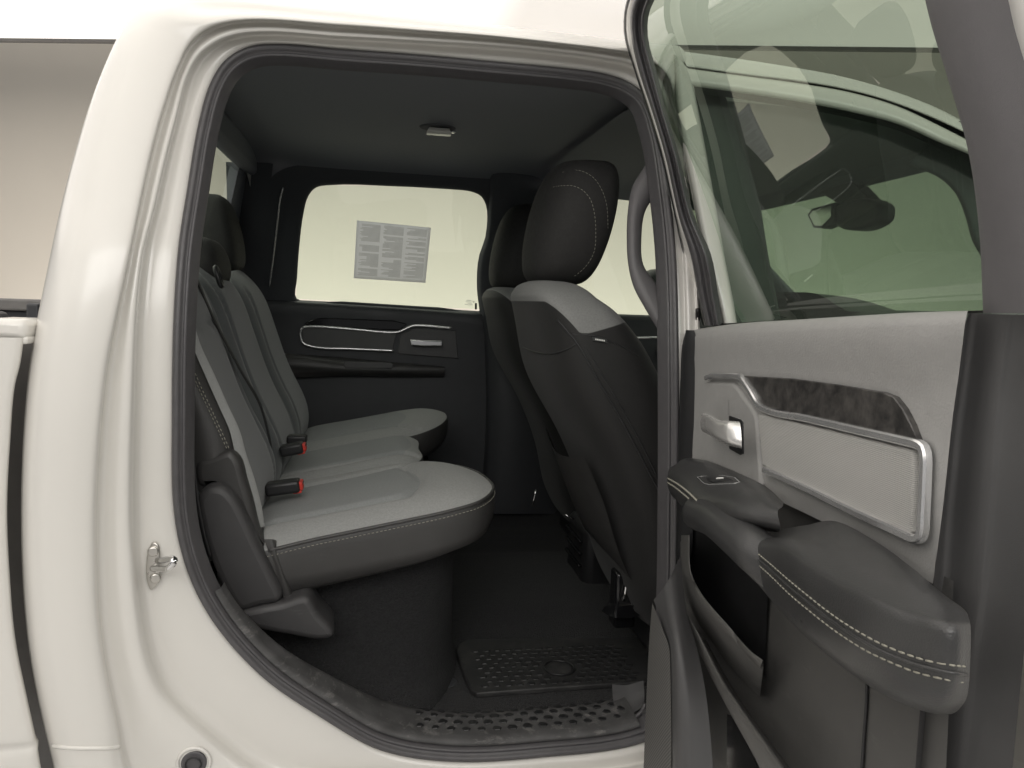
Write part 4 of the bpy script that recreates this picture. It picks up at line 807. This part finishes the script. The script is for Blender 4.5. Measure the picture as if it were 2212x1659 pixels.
# ------------------------------------------------------------------ rear bench seat
bench = empty('rear_bench_seat', (0, .8, FLZ), 'grey cloth rear bench seat with dark side bolsters, along the back of the cab', 'seat')
def zt_(x): return 1.035 + (x + .2) * .20
def cush(y0, y1, xs, name, seams, h=.03):
    # xs: front edge as list of (y, x) from y0 to y1
    out = [Vector((-.27, y0, zt_(-.27)))] + [Vector((x, y0 if i == 0 else y, zt_(x))) for i, (y, x) in enumerate([])]
    o = [Vector((-.27, y0, 0)), Vector((-.10, y0, 0))] + [Vector((x, y, 0)) for y, x in xs] + [Vector((-.10, y1, 0)), Vector((-.27, y1, 0)), Vector((-.275, (y0 + y1) / 2, 0))]
    o = [Vector((p.x, p.y, zt_(p.x))) for p in o]
    def prof(f): return h * (1 - (1 - min(1, f * 2.4)) ** 2.5)
    def zf(p):
        d = 0
        for s in seams: d -= .014 * exp(-(segdist(Vector((p.x, p.y, 0)), s) / .009) ** 2)
        return d
    pl_ = pillow(name, o, (0, 0, 1), prof, M['cush2'], bench, rings=34, n=220, zfun=zf)
    ya, yb_ = y0 + .075, y1 - .125 if y0 < .5 else y1 - .075
    edge_attr(pl_, lambda v: min(v.y - ya, yb_ - v.y, .095 - 1.6 * (v.y - (ya + yb_) / 2) ** 2 - v.x))
    return o, pl_
sA = [Vector((-.25, .475, 0)), Vector((-.05, .48, 0)), Vector((.06, .50, 0)), Vector((.12, .56, 0))]
sB = [Vector((.06, .215, 0)), Vector((.083, .27, 0)), Vector((.095, .345, 0)), Vector((.083, .42, 0)), Vector((.065, .475, 0))]
sC = [Vector((-.25, .215, 0)), Vector((-.05, .215, 0)), Vector((.06, .215, 0))]
ox1, c1 = cush(.14, .60, [(.14,.06),(.142,.13),(.165,.20),(.23,.236),(.33,.237),(.43,.218),(.52,.18),(.575,.13),(.598,.06)], 'seat_cushion', [sA, sB, sC])
ox2, c2 = cush(.60, 1.0, [(.60,.04),(.61,.09),(.66,.115),(.80,.115),(.94,.115),(.99,.09),(1.0,.04)], 'seat_cushion', [[Vector((-.25, .66, 0)), Vector((.1, .67, 0))], [Vector((-.25, .94, 0)), Vector((.1, .93, 0))]])
ox3, c3 = cush(1.0, 1.46, [(1.002,.06),(1.025,.13),(1.08,.18),(1.17,.218),(1.27,.232),(1.37,.225),(1.435,.19),(1.458,.13),(1.46,.06)], 'seat_cushion', [[Vector((-.25, 1.125, 0)), Vector((0, 1.12, 0)), Vector((.12, 1.05, 0))]])
def skirt(o, hb, name, n=120):
    P = spline(o, n, True); c = sum(P, Vector()) / n; R = []
    for d, h in ((.0, .0), (-.012, -.006), (-.02, -.03), (-.012, -.065), (.02, -.092), (.10, -.105), (.5, -.11)):
        row = []
        for p in P:
            k = 1 - .10 * max(0, min(1, (p.x - .08) / .15)); q = p.lerp(c, d); q.z = p.z + h * hb / .1 * (k if h < -.04 else 1); row.append(q)
        R.append(row)
    return link(name, [v for r in R for v in r], grid_faces(len(R), n, True), M['leather'], bench)
sk1 = skirt(ox1, .098, 'cushion_skirt'); skirt(ox2, .09, 'cushion_skirt'); skirt(ox3, .09, 'cushion_skirt')
P_ = spline(ox1, 120, True); cc = sum(P_, Vector()) / 120
i0 = min(range(120), key=lambda i: (P_[i] - Vector((-.19, .14, zt_(-.19)))).length); i1 = min(range(120), key=lambda i: (P_[i] - Vector((.18, .52, zt_(.18)))).length)
seq = P_[i0:i1] if i0 < i1 else P_[i1:i0][::-1]
tube('piping', [p.lerp(cc, -.006) + Vector((0, 0, -.001)) for p in seq], .0035, M['leather'], bench, n=100, k=8)
stitches('stitching', [p.lerp(cc, -.018) + Vector((0, 0, -.011)) for p in seq], M['thread'], bench, step=.008, r=.0009)
# backrests
BO = Vector((-.262, 0, 1.03)); BD = Vector((-.185, 0, .60)).normalized(); BNr = Vector((BD.z, 0, -BD.x))
def bpnt(y, s): return BO + BD * s + Vector((0, y, 0))
def back(y0, y1, top, name, seams, matl):
    o = [bpnt(y0, .0), bpnt(y0, .2), bpnt(y0 + .005, top - .12), bpnt(y0 + .03, top - .03), bpnt(y0 + .09, top), bpnt(y1 - .09, top), bpnt(y1 - .03, top - .03), bpnt(y1 - .005, top - .12), bpnt(y1, .2), bpnt(y1, .0), bpnt((y0 + y1) / 2, -.01)]
    def prof(f): return .036 * (1 - (1 - min(1, f * 2.6)) ** 2.4)
    def zf(p):
        s_ = (p - BO).dot(BD); d = 0; q = Vector((p.y, s_, 0))
        for s in seams: d -= .010 * exp(-(segdist(q, s) / .008) ** 2)
        return d + .022 * exp(-((s_ - .10) / .12) ** 2)
    pl_ = pillow(name, o, BNr, prof, matl, bench, rings=24, n=140, zfun=zf, skirt=[(-.005, -.02), (-.005, -.07), (.1, -.09)])
    return pl_
back(.155, .585, .56, 'backrest', [[Vector((.22, 0, 0)), Vector((.22, .5, 0))], [Vector((.50, 0, 0)), Vector((.50, .5, 0))], [Vector((.22, .42, 0)), Vector((.5, .42, 0))]], M['fabric2'])
back(.59, 1.005, .56, 'backrest', [[Vector((.66, 0, 0)), Vector((.66, .55, 0))], [Vector((.94, 0, 0)), Vector((.94, .55, 0))]], M['fabric2'])
back(1.01, 1.45, .56, 'backrest', [[Vector((1.09, 0, 0)), Vector((1.09, .5, 0))]], M['fabric2'])
# near bolster: light fabric edge, dark side with double stitch
yb = .145
pts_edge = [onY(q[0], q[1], yb + .015) for q in [(402,700),(418,752),(445,815),(475,882),(496,930),(506,972),(512,1000),(530,1050),(548,1095),(560,1140)]]
pts_lit = [onY(q[0], q[1], yb + .055) for q in [(412,690),(428,742),(460,808),(492,880),(516,930),(532,985),(545,1020),(556,1060),(563,1100),(566,1140)]]
loft('bolster_edge', [pts_edge, [a.lerp(b, .5) + BNr * .008 for a, b in zip(pts_edge, pts_lit)], pts_lit, [p + Vector((-.03, .05, 0)) for p in pts_lit]], M['fabric'], bench, n=40, per=4)
side_l = [onY(q[0], q[1], yb) for q in [(360,720),(370,780),(385,860),(395,930),(405,990),(415,1010),(425,1040),(440,1080),(460,1120),(480,1160)]]
loft('bolster_side', [[p + Vector((-.05, .02, 0)) for p in side_l], side_l, [a.lerp(b, .55) + Vector((0, -.016, 0)) for a, b in zip(side_l, pts_edge)], [p + Vector((-.004, -.004, 0)) for p in pts_edge], [p + Vector((0, .02, 0)) for p in pts_edge]], M['leather'], bench, n=40, per=4)
for k in (.93, .86): stitches('stitching', [onY(q[0], q[1], yb - .006) for q in [(412 - (1-k) * 90, 768),(438 - (1-k) * 90, 830),(468 - (1-k) * 90, 895),(490 - (1-k) * 80, 945),(501 - (1-k) * 70, 972)]], M['thread'], bench, step=.008, r=.0009)
slab('bolster_base', [onY(*q, .135) for q in [(425,1000),(460,985),(497,975),(515,992),(530,1040),(545,1090),(560,1150),(575,1190),(540,1180),(500,1100),(470,1055),(430,1050)]], (.05, -1, 0), .05, M['leather'], bench, bevel=.012, n=60)
slab('recliner_cover', [onY(*q, .105) for q in [(425,1075),(448,1052),(480,1052),(505,1072),(530,1115),(560,1180),(590,1242),(609,1290),(602,1302),(560,1312),(519,1322),(480,1270),(450,1200),(430,1130)]], (.05, -1, 0), .05, M['cover'], bench, bevel=.014, n=80)
slab('hinge_cover', [onY(*q, .10) for q in [(505,1330),(553,1314),(610,1303),(658,1290),(668,1294),(688,1326),(722,1372),(716,1380),(617,1373),(545,1356)]], (.05, -1, 0), .09, M['cover'], bench, bevel=.012, n=70)
loft('skirt_end', [[onY(570,1165,.13), onY(582,1195,.128), onY(600,1245,.128), onY(612,1290,.13)], [onY(590,1165,.132), onY(596,1195,.126), onY(612,1245,.126), onY(628,1288,.13)], [onY(600,1170,.15), onY(606,1195,.15), onY(620,1245,.15), onY(636,1286,.15)]], M['leather'], bench, n=14, per=3)
# belts and buckles
tube('belt', [onY(424,600,.42), onY(458,680,.46), onY(520,800,.50), onY(560,870,.52), onY(578,930,.53), onY(588,990,.535), onY(580,1050,.54)], .011, M['belt'], bench, n=50, k=8, flat=.2, fdir=BNr)
tube('belt', [onY(412,980,.07), onY(418,1040,.075), onY(424,1090,.08), onY(436,1150,.09), onY(450,1200,.10)], .012, M['belt'], bench, n=20, k=6, flat=.2)
def buckle(px, ln, Y, dpx):
    a = onY(px[0], px[1], Y); b = onY(px[0] + dpx[0], px[1] + dpx[1], Y); d = (b - a); L = d.length; d.normalize(); sd = Vector((0, 1, 0)); u = d.cross(sd) * -1
    rot = Matrix((d, sd, u)).transposed()
    bo = rbox('seat_belt_buckle', (a + b) / 2, (L, .042, .027), M['black'], bench, bev=.007, rot=rot); WORLD[bo.name] = Vector(bo.location) + WORLD[bench.name]
    rbox('release_button', b + d * .002, (.008, .032, .019), M['red'], bo, bev=.003, rot=rot)
    rbox('button_top', b - d * .007 + u * .0122, (.018, .030, .006), M['red'], bo, bev=.002, rot=rot)
    rbox('latch_slot', b + d * .0055 - u * .004, (.003, .026, .004), M['black'], bo, bev=.001, rot=rot)
buckle((575, 1057), 0, .36, (74, -10))
buckle((606, 975), 0, .62, (50, -10))
rbox('seat_belt_buckle', onY(642, 948, .75), (.05, .04, .022), M['black'], bench, bev=.006)
# headrests
def headrest(c, w, h, t, m, parent, lean=.2, name='headrest', nseg=20, ex=3.2):
    V = []; ks = 18; ns = 28
    for i in range(ks + 1):
        a = -pi / 2 + pi * i / ks; z = sin(a); rr = abs(cos(a)) ** .45 if abs(cos(a)) > 1e-6 else 0
        for j in range(ns):
            b = 2 * pi * j / ns; x = math.copysign(abs(cos(b)) ** .6, cos(b)); y = math.copysign(abs(sin(b)) ** .5, sin(b))
            V.append(Vector(c) + Vector((x * t * rr - lean * z * h, y * w * rr * (1 - .10 * z), z * h)))
    return link(name, V, grid_faces(ks + 1, ns, True), m, parent)
headrest((-.425, .37, 1.67), .12, .10, .05, M['hrest'], bench, .2)
headrest((-.44, .80, 1.585), .12, .058, .05, M['hrest'], bench, .2)
headrest((-.485, 1.24, 1.69), .12, .115, .055, M['hrest'], bench, .2)
tube('child_seat_anchor', [onY(472, 598, .55) + Vector((0, cos(a) * .012, 0)) + BD * (sin(a) * .022) for a in [2 * pi * i / 16 for i in range(16)]], .006, M['black'], bench, n=24, k=6, closed=True)

# ------------------------------------------------------------------ front seats
def front_seat(name, label, y0, y1, dx=0.0, cap=0.0):
    root = empty(name, (.6 + dx, (y0 + y1) / 2, FLZ), label, 'seat', 'front seats')
    yc, hw = (y0 + y1) / 2, (y1 - y0) / 2
    near_side = y0 < .5
    def xb(z): return .325 + dx + .42 * (1.5 - z) - .030 * exp(-((z - 1.34) / .12) ** 2) - .030 * exp(-((z - .86) / .12) ** 2)
    ZS = [.80, .83, .88, .95, 1.05, 1.15, 1.25, 1.35, 1.42, 1.48, 1.518, 1.542, 1.555, 1.559]
    WS = [.80, .88, .93, .97, 1.0, 1.0, 1.0, .99, .97, .92, .80, .62, .35, .05]
    TH = [.06, .085, .10, .115, .125, .125, .122, .116, .104, .086, .068, .052, .028, .004]
    prm = spline([Vector((z, w, t)) for z, w, t in zip(ZS, WS, TH)], 90)
    V = []; ns = 128
    for z, w, t in prm:
        for j in range(ns):
            b = 2 * pi * j / ns; x = math.copysign(abs(cos(b)) ** .55, cos(b)); y = math.copysign(abs(sin(b)) ** .42, sin(b))
            bow = .018 * (1 - y * y) * (-1 if x < 0 else .3)
            V.append(Vector((xb(z) + .008 + max(t, .066) + x * t + bow * .7, yc + y * hw * w, z)))
    F_ = grid_faces(len(prm), ns, True); F_.append(tuple(range(ns))[::-1]); F_.append(tuple(range((len(prm) - 1) * ns, len(prm) * ns)))
    def zone(c):
        f = (c.x - xb(c.z)) / .16            # 0 rear face .. 1 front face
        f = max(0, min(1, f)); lim = 1.510 - .060 * max(0, min(1, (f - .10) / .28)) ** 1.2 + .045 * max(0, f - .5)
        return c.z - lim - cap
    bk = link('backrest', V, F_, M['seat2'], root); edge_attr(bk, zone)
    # headrest
    hc = Vector((.412 + dx, yc - .0, 1.684)); V = []; ks, nn = 22, 36
    for i in range(ks + 1):
        a = -pi / 2 + pi * i / ks; z = sin(a); rr = abs(cos(a)) ** .4 if 0 < i < ks else 0.0
        for j in range(nn):
            b = 2 * pi * j / nn; x = math.copysign(abs(cos(b)) ** .62, cos(b)); y = math.copysign(abs(sin(b)) ** .5, sin(b))
            V.append(hc + Vector((x * .080 * rr + .20 * z * .13 + (.018 * y * y), y * .15 * rr * (1 + .05 * z), z * .136)))
    hr = link('headrest', V, grid_faces(ks + 1, nn, True), M['hrest'], root); WORLD[hr.name] = Vector(hr.location) + WORLD[root.name]
    # seat base and lower skirt
    Vb = []; rowsb = [(.86, .40, .04), (.90, .44, .0), (1.02, .46, .0), (1.08, .44, .02)]
    rbox('seat_base', (.86 + dx, yc, .98), (.50, 2 * hw - .02, .20), M['leather'], root, bev=.06)
    rbox('seat_frame', (.80 + dx, yc, .78), (.34, 2 * hw - .14, .16), M['black'], root, bev=.02)
    return root, bk, hr, xb, yc, hw
fs, fbk, fhr, fxb, fyc, fhw = front_seat('front_seat', 'dark front passenger seat with headrest, nearest the open door', .165, .685)
drv = front_seat('front_seat', 'shadowed front driver seat on the far side of the cab', .93, 1.44, .03, .035)  # pale shoulder fabric pulled back on this seat to stand for shade
# piping, pocket, tag on the near seat
def seat_line(pts, o=fbk, off=.0005): return hits(o, pts, off)
tube('side_seam', seat_line([(1203,690),(1222,712),(1247,742),(1285,808),(1330,885),(1375,968),(1410,1035),(1425,1062)]), .0022, M['black'], fs, n=60, k=6)
tube('side_seam', seat_line([(1262,745),(1300,808),(1345,885),(1390,968),(1420,1030)]), .0016, M['black'], fs, n=50, k=6)
tube('side_seam', seat_line([(1236,722),(1280,725),(1320,738),(1350,752),(1380,770)]), .0016, M['black'], fs, n=40, k=6)
tube('back_seam', seat_line([(1130,750),(1165,762),(1205,762),(1230,752),(1247,742)]), .0016, M['black'], fs, n=40, k=6)
tq = seat_line([(1279,727),(1311,732),(1312,741),(1280,736)], off=.004)
tg = slab('seat_tag', tq, (-.1, -1, 0), .003, M['black'], fs, bevel=.0006)
WORLD[tg.name] = Vector(tg.location) + WORLD[fs.name]
for k in range(6): slab('tag_letter', [hit(fbk, 1286 + k * 3.6 + q[0], 731.2 + k * .58 + q[1], .0055) for q in [(0, 0), (2.6, .4), (2.6, 3.6), (0, 3.2)]], (-.1, -1, 0), .0006, M['white'], tg, bevel=.0001)
def backpt(y, z, off): return Vector((fxb(z) - off, y, z))
pk = loft('map_pocket', [[backpt(y, 1.19 - .03 * sin((y - .24) / .38 * pi), .018 + .028 * sin((y - .24) / .38 * pi)) for y in (.24, .32, .43, .54, .62)], [backpt(y, 1.10, .018 + .034 * sin((y - .24) / .38 * pi)) for y in (.24, .32, .43, .54, .62)], [backpt(y, .98, .015 + .02 * sin((y - .24) / .38 * pi)) for y in (.24, .32, .43, .54, .62)], [backpt(y, .92, .0) for y in (.24, .32, .43, .54, .62)]], M['leather'], fs, n=30, per=4)
# headrest stitching on the outboard side
stitches('stitching', seat_line([(1195,404),(1215,401),(1240,402),(1260,412),(1275,430),(1283,455),(1287,500),(1283,545),(1268,572),(1250,590),(1238,598)], fhr), M['thread'], fs, step=.008, r=.0008)
stitches('stitching', seat_line([(1215,372),(1250,368),(1280,382),(1300,410),(1310,440),(1313,480),(1310,530),(1296,565)], fhr), M['thread'], fs, step=.008, r=.0007)
tube('headrest_post', [Vector((.40, .36, 1.54)), Vector((.395, .36, 1.60))], .007, M['chrome'], fs, n=4)
tube('headrest_post', [Vector((.40, .50, 1.54)), Vector((.395, .50, 1.60))], .007, M['chrome'], fs, n=4)

# ------------------------------------------------------------------ loose things
mz = FLZ + .012
mo = [onZ(*q, mz) for q in [(985,1405),(1003,1460),(1018,1490),(1030,1497),(1200,1484),(1398,1472),(1440,1470),(1440,1378),(1300,1376),(1010,1380),(990,1390)]]
fm = slab('floor_mat', mo, (0, 0, 1), .010, M['mat'], None, bevel=.004); tag(fm, 'black rubber floor mat with hexagon tread behind the front seat', 'floor mat')
WORLD[fm.name] = Vector(fm.location)
mxs = [p.x for p in mo]; mys = [p.y for p in mo]
ctr = onZ(1208, 1445, mz)
hexpads('tread_pads', lambda u, v: Vector((u, v, mz)), [min(mxs) + .045 + i * .0255 for i in range(14)], [min(mys) + .028 + j * .021 for j in range(9)], .0108, .0018, M['black'], fm, skip=lambda u, v: (Vector((u, v, mz)) - ctr).length < .045)
disc('emblem', ctr + Vector((0, 0, .003)), (0, 0, 1), .030, .003, M['mat'], fm)
tube('emblem_ring', [ctr + Vector((cos(a) * .034, sin(a) * .034, .003)) for a in [2 * pi * i / 24 for i in range(24)]], .003, M['black'], fm, n=36, k=6, closed=True)
clp = onZ(964, 1472, .675)
cl = disc('carpet_clip', clp, (0, 0, 1), .024, .006, M['char'], truck); WORLD[cl.name] = Vector(cl.location) + WORLD['pickup_truck']
disc('clip_stud', clp + Vector((0, 0, .010)), (0, 0, 1), .007, .010, M['gloss'], cl)
# information sheet on the far window
sh = [(771,476),(931,492),(919,611),(764,601)]
sv = [far(*q, -.018) for q in sh]
N_ = 14; Vs = []
for i in range(N_ + 1):
    for j in range(N_ + 1):
        p = sv[0].lerp(sv[1], j / N_).lerp(sv[3].lerp(sv[2], j / N_), i / N_); Vs.append(p + Vector((0, -.003 * sin(j / N_ * pi) - .002 * (i / N_) ** 3, 0)))
sheet_o = link('information_sheet', Vs, grid_faces(N_ + 1, N_ + 1), M['paper'], None); tag(sheet_o, 'grey printed information sheet with three text columns on the far window', 'sheet')
WORLD[sheet_o.name] = Vector(sheet_o.location)
so = sheet_o.modifiers.new('solid', 'SOLIDIFY'); so.thickness = .0006
Vt, Ft = [], []
for c_ in range(3):
    y_ = .05
    u0 = .05 + c_ * .315
    while y_ < .93:
        ln = random.choice((1, 1, 1, .93, .85, .6, .4)); hgt = .009
        if random.random() < .12: y_ += .03; continue
        x0 = u0; x1 = u0 + .27 * ln
        if c_ == 2 and .33 < y_ < .36: y_ = .37
        o = len(Vt)
        for a, b in ((x0, y_), (x1, y_), (x1, y_ + hgt), (x0, y_ + hgt)):
            Vt.append(sv[1].lerp(sv[0], a).lerp(sv[2].lerp(sv[3], a), b) + Vector((0, -.0045 - .003 * sin(a * pi) - .002 * b ** 3, 0)))
        Ft.append((o, o + 1, o + 2, o + 3)); y_ += .0185
tx = link('printed_text', Vt, Ft, M['ink'], sheet_o, smooth=False); tx['kind'] = 'stuff'
# small maker's marks printed on the far glass corner
Vt, Ft = [], []
for (x, y, w_, h_) in [(1008,648,10,1.5),(1005,651,14,1.2),(1010,654,9,1.5),(1004,657,8,1.2),(1014,657,7,1.5),(1012,660,5,1)]:
    o = len(Vt)
    for a, b in ((0, 0), (w_, .6), (w_, h_ + .6), (0, h_)): Vt.append(far(x + a, y + b, -.018))
    Ft.append((o, o + 1, o + 2, o + 3))
gm = link('glass_mark', Vt, Ft, M['ink'], farwall, smooth=False)
disc('glass_dot', far(1023, 652, -.018), (0, -1, 0), .003, .001, M['ink'], farwall)
